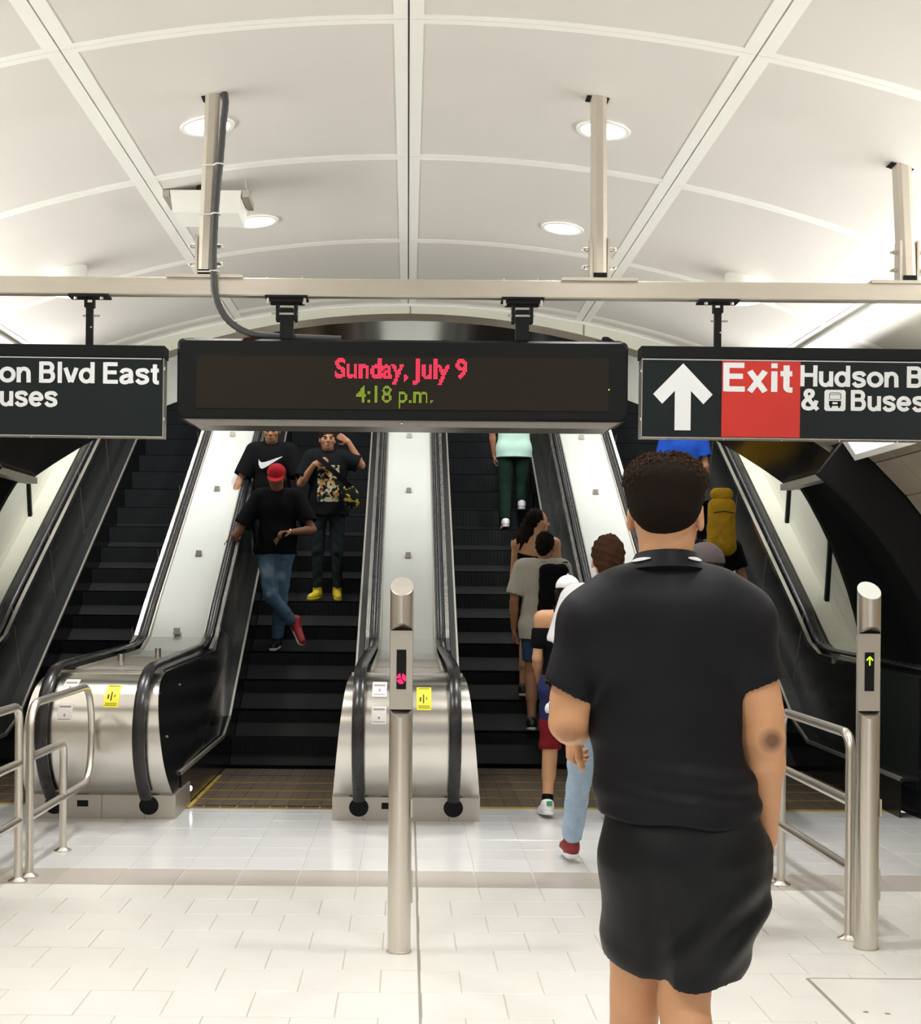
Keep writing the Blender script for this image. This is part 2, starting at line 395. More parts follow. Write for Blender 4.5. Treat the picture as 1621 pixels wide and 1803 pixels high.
# ================================================================== CEILING BOX (access unit on rods)
p = on_vault(365, 300); q = on_vault(362, 322)
bx = thing('ceiling_box', 'white metal box hung on threaded rods below the vault with a black ribbed hose', 'ceiling box', (q.x, q.y, 0))
S = FPX/q.y; zc = at(360, 345, q.y).z
w_, h_, d_ = .215, .035, .33
b = MB(); b.loft([[(-w_+.02, y, zc-.1+.0), (w_-.02, y, zc-.1), (w_, y, zc+h_), (-w_, y, zc+h_)] for y in (0, d_)]); part('housing', b, M['white_trim'], bx)
b = MB(); b.box(-w_-.03, -w_, 0, .02, zc-.02, zc+h_); b.box(w_, w_+.03, 0, .02, zc-.02, zc+h_); b.box(-w_-.03, -w_, d_-.02, d_, zc-.02, zc+h_); b.box(w_, w_+.03, d_-.02, d_, zc-.02, zc+h_)
for sx in (-1, 1):
    b2 = MB(); b2.box(sx*(w_+.022)-.02, sx*(w_+.022)+.02, 0, .3, zc-.005, zc+h_); part('bracket', b2, M['steel_matte'], bx)
for sx in (-1, 1):
    for yy in (.02, .28):
        b = MB(); b.tube([(sx*(w_+.022), yy, zc), (sx*(w_+.022), yy, vault_z(q.x+sx*w_)-.0)], .004, 6); b.sphere((sx*(w_+.022), yy, zc+h_+.01), .011, 6); part('threaded_rod', b, M['steel_matte'], bx)
b = MB(); hx = at(350, 345, q.y).x-q.x
pts = [(hx, .05, zc+.02+.0085*i) for i in range(int((vault_z(q.x)-zc)/.0085))]
b.tube(pts, [.022+.003*(i % 2) for i in range(len(pts))], 10); part('ribbed_hose', b, M['rubber'], bx, True)
# ================================================================== SIGN BEAM
YB = 6.9
bz0 = at(811, 524, YB).z; bz1 = at(811, 496, YB).z
beam = thing('sign_beam', 'long beige steel beam hanging across the hall that carries the signs', 'beam', (0, YB, 0))
b = MB()
for r in ((-3.4, 3.4, -.03, .03, bz0, bz1),): b.box(*r, bev=.004)
b2 = MB(); b2.loft([[(x, -.032+.0, bz0), (x, -.026, bz0-.006), (x, .026, bz0-.006), (x, .032, bz0), (x, .032, bz1), (x, .026, bz1+.004), (x, -.026, bz1+.004), (x, -.032, bz1)] for x in (-3.4, 3.4)]); part('rail', b2, M['beam'], beam)
for u in (470, 532, 887, 947):
    x = at(u, 486, YB).x; b = MB(); b.lathe([(.008, 0), (.008, .008), (.004, .008), (.004, .016)], (x, 0, bz1+.003), 8); part('bolt', b, M['steel_matte'], beam)
def post(u_top, v_top, u_bot, cable=False, label=''):
    pt = at(u_top, v_top, YB); pb = at(u_bot, 490, YB); tz = vault_z(pt.x)+.05
    t = thing('sign_post', label, 'post', (pb.x, YB, 0)); t['group'] = 'steel posts that hang the sign beam from the vault'
    lean = pt.x-pb.x; wd = .037
    b = MB(); z0 = bz1+.016
    b.loft([[(-wd+l, -.035, z), (-wd*.45+l, -.045, z), (wd*.45+l, -.045, z), (wd+l, -.035, z), (wd+l, .035, z), (-wd+l, .035, z)] for z, l in ((z0, 0), (tz, lean))]); part('column', b, M['beam'], t)
    b = MB(); b.box(-.19, .19, -.05, .05, bz1+.001, bz1+.016); part('base_plate', b, M['beam'], t)
    for sx in (-1, 1):
        b = MB(); b.box(sx*(wd+.006)-.006, sx*(wd+.006)+.006, -.04, .04, z0, z0+.2); part('splice_plate', b, M['beam'], t)
        for zz in (.06, .15):
            b = MB(); b.tube([(sx*(wd+.012), 0, z0+zz), (sx*(wd+.034), 0, z0+zz)], .011, 8); b.sphere((sx*(wd+.042), 0, z0+zz), .009, 6); part('bolt', b, M['steel'], t)
    b = MB(); b.box(-.032, .032, -.047, -.036, z0, z0+.025); part('foot_block', b, M['blackm'], t)
    b = MB(); sl = [(-.060, -.035), (.052, -.035), (.052, .05), (-.060, .05)]
    b.loft([[(lean+xx, yy, vault_z(pt.x+xx)-o_) for xx, yy in sl] for o_ in (.003, .0005)]); part('ceiling_slot', b, M['blackm'], t)
    return t
post(377, 168, 362, label='beige steel post left of the LED display, the one with the conduit strapped to it')
post(1053, 172, 1054, label='beige steel post above the right end of the LED display')
post(1586, 312, 1596, label='beige steel post at the far right end of the sign beam')
# ================================================================== LED DISPLAY
dis = thing('led_display', 'wide black LED display showing a red date above a green time', 'display', (0, YB, 0))
dL, dR = at(313, 680, YB).x, at(1104, 680, YB).x
dT, dBt = at(708, 600, YB).z, at(708, 741, YB).z
fy = -.03
def rrect(x0, x1, z0, z1, r, n=4):
    out = []
    for cx, cz, a0 in ((x1-r, z1-r, 0), (x0+r, z1-r, 90), (x0+r, z0+r, 180), (x1-r, z0+r, 270)):
        out += [(cx+r*math.cos(math.radians(a0+90*i/n)), cz+r*math.sin(math.radians(a0+90*i/n))) for i in range(n+1)]
    return out
b = MB(); b.loft([[(x, yy, z) for x, z in rrect(dL+i, dR-i, dBt+i, dT-i, .03)] for yy, i in ((fy-.0, .012), (fy+.012, 0), (fy+.30, 0))]); part('housing', b, M['blackm'], dis)
b = MB(); b.prism([(dL+.03, dBt+.002), (dR-.03, dBt+.002), (dR-.09, dBt-.032), (dL+.09, dBt-.032)], 'y', fy+.02, fy+.26); part('lower_hood', b, mat('brushed dark hood', (.32, .30, .27), .3, .9, var=.1, scale=4, stretch=(8, 1, 1)), dis)
sx0, sx1 = at(347, 690, YB).x, at(1070, 690, YB).x; sz1, sz0 = at(708, 630, YB).z, at(708, 723, YB).z
b = MB(); b.box(sx0, sx1, fy-.004, fy, sz0, sz1); part('screen', b, M['screen'], dis)
b = MB()
for k in range(6): x = dL+.06+(dR-dL-.12)*k/5; b.box(x-.02, x+.02, .0, .02, dT, dT+.005)
part('top_clip', b, M['blackm'], dis)['kind'] = 'stuff'
for u in (707,): 
    q = at(u, 748, YB); b = MB(); b.sphere((q.x, fy+.015, dBt-.015), .008, 8); part('latch_screw', b, M['steel'], dis)
q = at(1075, 594, YB); b = MB(); b.box(q.x-.07, q.x+.055, .02, .1, dT, dT+.012); b.prism([(q.x-.035, dT+.01), (q.x+.03, dT+.01), (q.x-.01, dT+.034), (q.x-.035, dT+.034)], 'y', .03, .08); part('hinge', b, M['blackm'], dis)
q = at(1070, 688, YB); b = MB(); b.sphere((q.x, fy-.006, q.z), .0035, 6); part('status_light', b, M['led_lime'], dis)
def led_text(txt, x0, x1, base, top, m, nrows, bold=.02):
    """dot matrix lettering: lamps of the display that are lit, sampled on the display's own dot grid"""
    vs, fs = text_mesh(txt, bold=bold); xs = [p[0] for p in vs]; xa, xb = min(xs), max(xs)
    vh, _ = text_mesh('S', bold=bold); ch = max(p[1] for p in vh); cl = min(p[1] for p in vh)
    tri = []
    for f in fs:
        for k in range(1, len(f)-1): tri.append((vs[f[0]], vs[f[k]], vs[f[k+1]]))
    T = np.array(tri); pitch = (top-base)/nrows; b = MB()
    sx = (xb-xa)/(x1-x0); sy = (ch-cl)/(top-base)
    nx = int((x1-x0)/pitch)+1; d = pitch*.36
    for i in range(nx):
        for j in range(-5, nrows+1):
            px = xa+(i+.5)*pitch*sx; py = cl+(j+.5)*pitch*sy
            a, b_, c = T[:, 0], T[:, 1], T[:, 2]; P = np.array([px, py])
            cr = lambda u, v: u[:, 0]*v[:, 1]-u[:, 1]*v[:, 0]
            s1 = cr(b_-a, P-a); s2 = cr(c-b_, P-b_); s3 = cr(a-c, P-c)
            if np.any(((s1 >= 0) & (s2 >= 0) & (s3 >= 0)) | ((s1 <= 0) & (s2 <= 0) & (s3 <= 0))):
                X = x0+(i+.5)*pitch; Z = base+(j+.5)*pitch
                b.add([(X-d, fy-.0055, Z-d), (X+d, fy-.0055, Z-d), (X+d, fy-.0055, Z+d), (X-d, fy-.0055, Z+d)], [(0, 1, 2, 3)])
    o = part('lit_dots', b, m, dis); o['kind'] = 'stuff'; return o
led_text('Sunday, July 9', at(590, 660, YB).x, at(822, 660, YB).x, at(706, 669, YB).z, at(706, 633, YB).z, M['led_red'], 14, .03)['label'] = 'red date lettering'
led_text('4:18 p.m.', at(627, 700, YB).x, at(761, 700, YB).x, at(694, 711, YB).z, at(694, 681, YB).z, M['led_green'], 12, .012)['label'] = 'yellow green time lettering'
def hanger(u, kind, label, v_bot):
    x = at(u, 560, YB).x; zt = bz0-.007; zb = at(u, v_bot, YB).z-.004
    t = thing('sign_hanger', label, 'hanger', (x, YB, 0)); t['group'] = 'black brackets between the beam and the signs'
    if kind == 'wide':
        b = MB(); b.box(-.105, .105, -.06, .06, zt-.012, zt); b.box(-.085, .085, -.05, .05, zt-.03, zt-.012); part('top_plate', b, M['blackm'], t)
        for sx in (-1, 1):
            b = MB(); b.box(sx*.045-.008, sx*.045+.008, -.03, .03, zt-.12, zt-.03); part('bracket', b, M['blackm'], t)
            b = MB(); b.lathe([(.010, 0), (.010, -.02), (.006, -.03)], (sx*.088, -.04, zt-.012), 8); part('bolt', b, M['steel_matte'], t)
        b = MB(); b.tube([(-.075, -.02, zt-.085), (.06, -.02, zt-.085)], .006, 6); part('pin', b, M['steel_matte'], t)
        b = MB(); b.box(-.033, .033, -.02, .02, zb, zt-.055); part('stem', b, M['blackm'], t)
    else:
        b = MB(); b.box(-.10, .10, -.045, .045, zt-.012, zt); part('top_plate', b, M['blackm'], t)
        for sx in (-1, 1):
            b = MB(); b.box(sx*.02-.004, sx*.02+.004, -.02, .02, zt-.06, zt-.012); part('bracket', b, M['blackm'], t)
            b = MB(); b.lathe([(.009, 0), (.009, -.012)], (sx*.065, -.03, zt-.012), 8); part('bolt', b, M['steel_matte'], t)
        b = MB(); b.box(-.017, .017, -.012, .012, zb, zt-.035); part('stem', b, M['blackm'], t)
        b = MB(); b.tube([(-.035, 0, zt-.10), (.05, 0, zt-.10)], .005, 6); part('pin', b, M['steel_matte'], t)
        b = MB(); b.sphere((.01, -.014, zt-.16), .006, 6); part('rivet', b, M['steel'], t)
hanger(505, 'wide', 'black double bracket holding the left half of the LED display', 596)
hanger(919, 'wide', 'black double bracket holding the right half of the LED display', 598)
hanger(158, 'thin', 'thin black bracket holding the direction sign at the left', 606)
hanger(1263, 'thin', 'thin black bracket holding the exit sign at the right', 613)
# conduit running down the left post and over to the display
cd = []
for (u, v, dy_) in ((394, 160, -.03), (397, 180, -.06), (393, 220, -.06), (388, 280, -.06), (382, 340, -.06), (378, 400, -.07), (376, 450, -.07), (376, 490, -.07), (378, 515, -.06), (386, 540, -.05), (400, 562, -.04), (420, 578, -.03), (445, 588, .0), (480, 592, .02), (520, 594, .03), (600, 597, .04)):
    cd.append(at(u, v, YB+dy_))
def smooth3(pts, n=5):
    P = [pts[0]]+list(pts)+[pts[-1]]; out = []
    for i in range(1, len(P)-2):
        p0, p1, p2, p3 = P[i-1:i+3]
        for k in range(n):
            t = k/n; out.append(.5*((2*p1)+(p2-p0)*t+(2*p0-5*p1+4*p2-p3)*t*t+(3*p1-p0-3*p2+p3)*t**3))
    out.append(pts[-1]); return out
con = thing('conduit', 'grey flexible conduit strapped to the left post and curling to the LED display', 'conduit', (0, 0, 0))
b = MB(); cp = smooth3(cd); b.tube(cp, [.0165+(.0012 if i % 2 else 0) for i in range(len(cp))], 10); part('hose', b, M['cable'], con, True)
for (u, v) in ((386, 290), (380, 377), (377, 478)):
    c = at(u, v, YB-.062); b = MB(); b.tube([(c.x+.024*math.cos(a), c.y+.024*math.sin(a), c.z) for a in [2*math.pi*k/12 for k in range(13)]], .004, 5)
    b.tube([c+Vector((-.02, .0, 0)), c+Vector((-.085, .01, .002))], .004, 5); part('cable_tie', b, M['tie'], con)
# ================================================================== DIRECTION SIGNS
def direction_sign(u_left, u_right, v_tl, v_tr, label, flip):
    x0 = at(u_left, 690, YB).x; x1 = at(u_right, 690, YB).x
    um = (u_left+u_right)/2
    zt = at(um, (v_tl+v_tr)/2, YB).z; sc = YB/FPX
    t = thing('direction_sign', label, 'sign', (x0, YB, zt))
    W = x1-x0; hd = 20*sc; bt = 158*sc
    b = MB(); b.box(-.008, W+.008, -.06, .06, -hd, 0); part('header', b, M['blackm'], t)
    b = MB(); b.box(0, W, -.045, .045, -bt, -hd); part('panel', b, M['sign'], t)
    b = MB(); b.box(.0, W-.008, -.049, -.045, -hd-.0055-.004, -hd-.004); part('white_line', b, M['sign_white'], t)
    b = MB(); b.box(-.003, 0, -.047, .047, -bt-.004, -hd); b.box(W, W+.003, -.047, .047, -bt-.004, -hd); b.box(0, W, -.047, .047, -bt-.004, -bt); part('frame', b, M['steel_matte'], t)
    Y = -.0465
    # arrow
    b = MB(); c = 71*sc; zz = lambda v: -(v-614)*sc
    poly = [(c, 643), (c+52*sc, 697), (c+36*sc, 714), (c+14*sc, 691), (c+14*sc, 760), (c-14*sc, 760), (c-14*sc, 691), (c-36*sc, 714), (c-52*sc, 697)]
    b.add([(x, Y, zz(v)) for x, v in poly], [(0, 1, 2, 3, 6, 7, 8), (3, 4, 5, 6)]); part('arrow', b, M['sign_white'], t)
    b = MB(); b.box(139*sc, 276*sc, -.0475, -.045, -bt+.004, zz(637)); pr = part('red_panel', b, M['sign_red'], t)
    write(t, 'Exit', 140*sc, zz(691), 50*sc, 124*sc, -.0485, M['sign_white'])
    write(t, 'Hudson Blvd East', 275*sc, zz(680.5), 37*sc, 398*sc, Y, M['sign_white'])
    write(t, '&', 277*sc, zz(722), 37*sc, 34*sc, Y, M['sign_white'])
    write(t, 'Buses', 364*sc, zz(722), 36*sc, 132*sc, Y, M['sign_white'])
    # bus pictogram
    bs = thing_part = part('bus_symbol', (lambda m_: (m_.add([(x*sc+337*sc, Y, z*sc+zz(704.5)) for x, z in [(-18.5+3, -18.5), (18.5-3, -18.5), (18.5, -15.5), (18.5, 15.5), (15.5, 18.5), (-15.5, 18.5), (-18.5, 15.5), (-18.5, -15.5)]], [tuple(range(8))]), m_)[1])(MB()), M['sign_white'], t)
    b = MB()
    def q4(xa, xb, za, zb): b.add([((337+x)*sc, Y-.001, z*sc+zz(704.5)) for x, z in ((xa, za), (xb, za), (xb, zb), (xa, zb))], [(0, 1, 2, 3)])
    ribbon(b, [(-10, 2), (-9.5, 9)]+arc(-6, 10, 4, 3, 180, 90, 4)+[(-6, 13.2), (6, 13.2)]+arc(6, 10, 4, 3, 90, 0, 4)+[(10, 2)], 1.1, lambda p: ((337+p[0])*sc, Y-.001, p[1]*sc+zz(704.5)))
    q4(-9, 9, 9.6, 10.4); q4(-9, 9, 1.5, 2.3); q4(-10.5, -4.5, -9.5, -1); q4(4.5, 10.5, -9.5, -1); q4(-9, 9, -9.5, -6.5); q4(-9, -5.5, -13, -9.5); q4(5.5, 9, -13, -9.5); q4(-10.5, 10.5, -3, -1)
    part('bus_drawing', b, M['sign'], bs)
    for k, (fx, fz) in enumerate(((-.003, -.12), (-.003, -.36), (W+.003, -.11), (W+.003, -.36))):
        b = MB(); b.sphere((fx, -.03, fz), .009, 8); part('edge_screw', b, M['steel'], t)
    for k in range(7):
        b = MB(); b.lathe([(.005, 0), (.005, -.008)], (.12+k*(W-.2)/6, -.03, -bt-.004), 6); part('screw', b, M['steel'], t)
    t.rotation_euler = (0, math.radians(flip), 0)
    return t
direction_sign(1128, 1808, 613, 618, 'hanging black direction sign at the right with white arrow and red exit panel', 0.22)
direction_sign(-389, 290, 603, 610, 'hanging black direction sign at the left, cut by the frame, ending in Blvd East', .25)
# ================================================================== ESCALATORS
ZH = .985; YTOP = 20.5
def deck_z(Y): return ZH+max(0, Y-KINK)*T30
UX = [-1.92, 0.0, 1.87]
def add_strip(mb, x0, x1, path, th, mi=0):
    """thick strip following (y,z) path between x0 and x1"""
    rings = []
    for i, (y, z) in enumerate(path):
        a = path[max(i-1, 0)]; c = path[min(i+1, len(path)-1)]
        t = Vector((c[0]-a[0], c[1]-a[1])); t.normalize(); n = Vector((-t.y, t.x))
        rings.append([(x0, y, z), (x1, y, z), (x1, y-n.x*th, z-n.y*th), (x0, y-n.x*th, z-n.y*th)])
    mb.loft(rings, mi)
def rail_path():
    """handrail centre line (y,z): out of the plinth, round the newel, along the flat and up the slope"""
    P = [(8.62, .15), (8.50, .26), (8.40, .40), (8.36, .56), (8.40, .72), (8.50, .84), (8.66, .925), (8.85, .955), (9.3, .965), (10.0, .975), (10.8, .985), (11.12, .995), (11.4, 1.055), (11.8, 1.30)]
    P = smooth3([Vector((0, a, b)) for a, b in P], 4)
    P = [(p.y, p.z) for p in P]; y = 12.2
    while y < YTOP: P.append((y, ZH+(y-KINK)*T30-.0)); y += .8
    return P
RP = rail_path()
def make_rail(parent, x, wd=.078, name='handrail', inward=True):
    b = MB(); rings = []
    for i, (y, z) in enumerate(RP):
        a = RP[max(i-1, 0)]; c = RP[min(i+1, len(RP)-1)]
        t = Vector((c[0]-a[0], c[1]-a[1])); t.normalize(); n = Vector((-t.y, t.x))   # outward / up normal
        if n.y < 0 and y > 9: n = -n
        pr = []
        for u, v in [(-.5, .0), (-.46, .6), (-.30, .95), (0, 1.05), (.30, .95), (.46, .6), (.5, 0), (.3, -.25), (-.3, -.25)]:
            sh_x = max(0, min(1, (y-9.3)/1.9)) if inward else 0
            pr.append((x*(1-.075*sh_x)+u*wd*(1-.16*sh_x), y+n.x*v*.023, z+n.y*v*.023))
        rings.append(pr)
    b.loft(rings, caps=True); return part(name, b, M['rubber'], parent, True)
# newel front profile (y, z, half width)
NP = [(8.71, .0, .466), (8.71, .155, .466), (8.66, .157, .462), (8.60, .20, .455), (8.50, .30, .443), (8.435, .42, .430), (8.41, .56, .416), (8.43, .68, .403), (8.50, .79, .390), (8.62, .865, .378), (8.78, .90, .368), (8.95, .915, .360)]
def median(cx, label, stickers=True, xl=None):
    t = thing('escalator_median', label, 'escalator', (cx, 0, 0)); t['group'] = 'stainless medians between the escalators'
    # plinth
    b = MB(); b.box(-.466, .466, 8.71, 9.3, 0, .155); part('plinth', b, M['steel_matte'], t)
    for x in (-.27, .0, .27):
        b = MB(); b.box(x-.002, x+.002, 8.708, 8.71, 0, .155); part('plinth_joint', b, M['gap'], t)
    b = MB(); b.box(-.155, -.085, 8.7075, 8.71, .075, .115); part('dark_plate', b, M['blackm'], t)
    # curved cladding
    b = MB(); P = smooth3([Vector((p[2], p[0], p[1])) for p in NP[2:]], 4)
    P2 = P
    rings = [[(-p.x, p.y, p.z), (p.x, p.y, p.z), (p.x-.01, p.y+.03, p.z), (-p.x+.01, p.y+.03, p.z)] for p in P2]
    b.loft(rings); part('newel_cladding', b, M['steel'], t, True)
    # side walls of the newel and flat part
    for sx in (-1, 1):
        b = MB(); poly = [(p.y+.02, p.z) for p in P2]+[(10.9, .93), (KINK, .95), (11.6, 1.12), (12.4, .97), (11.0, .0), (9.25, .0)]
        n = len(poly); f = .0
        def wx(z): 
            return .36+(.456-.36)*max(0, min(1, (.92-z)/.76))
        inner = [(sx*(wx(z)-.05), y, z) for y, z in poly]; outer = [(sx*(wx(z)-.004), y, z) for y, z in poly]
        b.loft([inner, outer]); part('side_panel', b, M['black_side'], t, label='glossy black side panel')
        for (yy, zz) in ((8.62, .80), (8.72, .52), (9.4, .80)):
            b = MB(); b.sphere((sx*(wx(zz)-.002), yy, zz), .008, 6); part('side_screw', b, M['steel'], t)
        make_rail(t, sx*.295)
        b = MB(); b.lathe([(.062, 0), (.062, .001)], n=20); 
        o = part('handrail_inlet', b, M['blackm'], t); o.location = (sx*.298, 8.7075, .085); o.rotation_euler = (math.radians(90), 0, 0); o.scale = (1.0, .95, 1)
        # inclined channel: stainless edge trim, dark channel and balustrade wall
        path = [(9.0, .925), (10.8, .945), (11.15, .955), (11.45, 1.045)]+[(11.9+.9*i, ZH+(11.9+.9*i-KINK)*T30-.035) for i in range(10)]
        b = MB(); add_strip(b, *sorted((sx*.316, sx*.348)), [(y, z+.012) for y, z in path[2:]], .05); part('edge_trim', b, M['steel'], t)
        b = MB(); add_strip(b, *sorted((sx*.228, sx*.318)), [(y, z-.004) for y, z in path], .04); part('handrail_channel', b, M['side_panel'], t)
        b = MB(); add_strip(b, *sorted((sx*.222, sx*.240)), [(y, z+.010) for y, z in path], .03); part('inner_trim', b, M['steel_matte'], t)
        b = MB(); add_strip(b, *sorted((sx*.325, sx*.343)), [(y, z-.01) for y, z in path], .74); part('inner_balustrade', b, M['side_panel'], t)
        for k in range(7):
            ya = 11.6+k*1.15; za = nose_z(ya)
            b = MB(); b.prism([(ya, za+.30), (ya+.012, za+.30), (ya-.28+.012, za+.93), (ya-.28, za+.93)], 'x', sx*.343, sx*.3445); part('panel_joint', b, M['steel_matte'], t)
        # skirt: lower panel along the steps with its bright top strip
        sk = [(9.0, .26), (11.1, .27), (11.5, .39)]+[(11.9+.9*i, nose_z(11.9+.9*i)+.26) for i in range(10)]
        b = MB(); add_strip(b, *sorted((sx*.335, sx*.452)), sk, .02); part('skirt_cover', b, M['side_panel'], t)
        b = MB(); add_strip(b, *sorted((sx*.438, sx*.456)), [(y, z+.006) for y, z in sk], .028); part('skirt_strip', b, M['steel_matte'], t)
        b = MB(); add_strip(b, *sorted((sx*.446, sx*.456)), [(y, z-.02) for y, z in sk], .6); part('skirt_panel', b, M['black_side'], t)
    # deck
    b = MB(); path = [(11.02, .925), (11.2, .945), (11.5, 1.045)]+[(11.9+.9*i, ZH+(11.9+.9*i-KINK)*T30-.045) for i in range(10)]
    add_strip(b, -.226, .226, path, .05); part('deck', b, M['deck'], t)
    y = 8.93
    for (ya, yb, zz) in ((8.93, 9.62, .915), (9.63, 10.30, .92), (10.31, 10.62, .925), (10.63, 11.00, .925)):
        b = MB(); b.box(-.25, .25, ya, yb, zz-.02, zz); part('deck_plate', b, M['steel_matte'] if ya < 10.5 else M['deck'], t)
    b = MB(); b.box(-.355, .355, 8.88, 8.94, .90, .925); part('front_bead', b, M['steel'], t)
    for k in range(6):
        yy = 11.37+.12+1.17*k; zz = ZH+(yy-KINK)*T30-.045
        b = MB(); b.box(-.024, .024, yy-.02, yy+.03, zz, zz+.042); b.box(-.028, .028, yy-.03, yy+.05, zz-.01, zz+.008); part('deck_stop', b, M['steel_matte'], t)
    # notices on the newel
    if stickers:
        def on_newel(x0, x1, z0, z1, m, nm, off=.003, par=t):
            zs = [z0+(z1-z0)*i/6 for i in range(7)]
            def yz(z):
                for i in range(len(P2)-1):
                    if P2[i].z <= z <= P2[i+1].z:
                        f = (z-P2[i].z)/(P2[i+1].z-P2[i].z+1e-9); return P2[i].y+(P2[i+1].y-P2[i].y)*f
                return P2[-1].y
            b = MB(); b.loft([[(x0, yz(z)-off, z), (x1, yz(z)-off, z), (x1, yz(z)-.0005, z), (x0, yz(z)-.0005, z)] for z in zs]); return part(nm, b, m, par)
        st = on_newel(.06, .15, .725, .853, M['yellow'], 'yellow_notice')
        on_newel(.078, .088, .775, .80, M['ink'], 'figure_drawing', .004, st); on_newel(.098, .106, .765, .815, M['ink'], 'figure_drawing', .004, st); on_newel(.118, .124, .785, .80, M['ink'], 'figure_drawing', .004, st)
        on_newel(.07, .14, .845, .848, M['ink'], 'print_line', .004, st); on_newel(.07, .14, .738, .741, M['ink'], 'print_line', .004, st); on_newel(.07, .14, .748, .751, M['ink'], 'print_line', .004, st)
        for (za, zb) in ((.80, .88), (.64, .745)):
            st = on_newel(-.215, -.125, za, zb, M['label_w'], 'white_notice')
            on_newel(-.205, -.135, zb-.022, zb-.012, M['label_g'], 'print_line', .004, st); on_newel(-.176, -.164, za+.03, za+.045, M['label_g'], 'pictogram', .004, st); on_newel(-.205, -.135, za+.012, za+.016, M['label_g'], 'print_line', .004, st)
    return t
median(UX[0], 'stainless escalator median at the left, its newel partly behind the looped railing')
median(UX[1], 'stainless escalator median in the middle, right behind the central bollard')
median(UX[2], 'stainless escalator median at the right, its newel hidden behind the man in black')
for ux, hh in ((UX[0], .76), (UX[0]+.0, .0)):
    pass
# support posts on the left median's flat deck
for (u, v) in ((213, 1168), (278, 1158)):
    p = at(u, v, 10.4 if u > 250 else 9.5); b = MB(); b.tube([(p.x-UX[0], p.y, .92), (p.x-UX[0], p.y, 1.0)], .022, 12)
    md = [o for o in COL.objects if o.name == 'escalator_median'][0]; part('deck_peg', b, M['steel_v'], md, True)
# outer balustrades
def outer(s_, label):
    x0 = 3.335
    t = thing('outer_balustrade', label, 'escalator', (0, 0, 0)); t['group'] = 'outer escalator balustrades'
    X = lambda a, b_: sorted((s_*a, s_*b_))
    make_rail(t, s_*(x0+.075), .085, inward=False)
    path = [(9.0, .925), (10.8, .945), (11.15, .955), (11.45, 1.045)]+[(11.9+.9*i, ZH+(11.9+.9*i-KINK)*T30-.035) for i in range(10)]
    b = MB(); add_strip(b, *X(x0-.015, x0+.018), [(y, z+.012) for y, z in path[1:]], .05); part('edge_trim', b, M['steel'], t)
    b = MB(); add_strip(b, *X(x0+.018, x0+.165), [(y, z-.004) for y, z in path], .04); part('handrail_channel', b, M['side_panel'], t)
    b = MB(); add_strip(b, *X(x0, x0+.018), [(y, z-.01) for y, z in path], .74); part('inner_balustrade', b, M['side_panel'], t)
    b = MB(); add_strip(b, *X(x0+.165, x0+.325), [(y, z) for y, z in path[1:]], .05); part('deck', b, M['wall_white'], t)
    for k in range(7):
        ya = 11.9+k*1.15; za = nose_z(ya)
        b = MB(); b.prism([(ya, za+.30), (ya+.012, za+.30), (ya-.28+.012, za+.93), (ya-.28, za+.93)], 'x', s_*(x0-.0015), s_*x0); part('panel_joint', b, M['steel_matte'], t)
    sk = [(9.0, .26), (11.1, .27), (11.5, .39)]+[(11.9+.9*i, nose_z(11.9+.9*i)+.26) for i in range(10)]
    b = MB(); add_strip(b, *X(x0-.115, x0+.005), sk, .02); part('skirt_cover', b, M['side_panel'], t)
    b = MB(); add_strip(b, *X(x0-.118, x0-.10), [(y, z+.006) for y, z in sk], .028); part('skirt_strip', b, M['steel_matte'], t)
    b = MB(); add_strip(b, *X(x0-.118, x0-.108), [(y, z-.02) for y, z in sk], .6); part('skirt_panel', b, M['black_side'], t)
    b = MB(); P = [(8.71, .0), (8.71, .16), (8.50, .30), (8.41, .56), (8.50, .79), (8.66, .88), (9.0, .915), (11.1, .93), (11.1, 0)]
    b.prism(P, 'x', s_*(x0+.005), s_*(x0+.26)); part('newel', b, M['black_side'], t)
    return t
outer(-1, 'outer escalator balustrade running up the left tunnel wall')
outer(1, 'outer escalator balustrade running up the right tunnel wall')
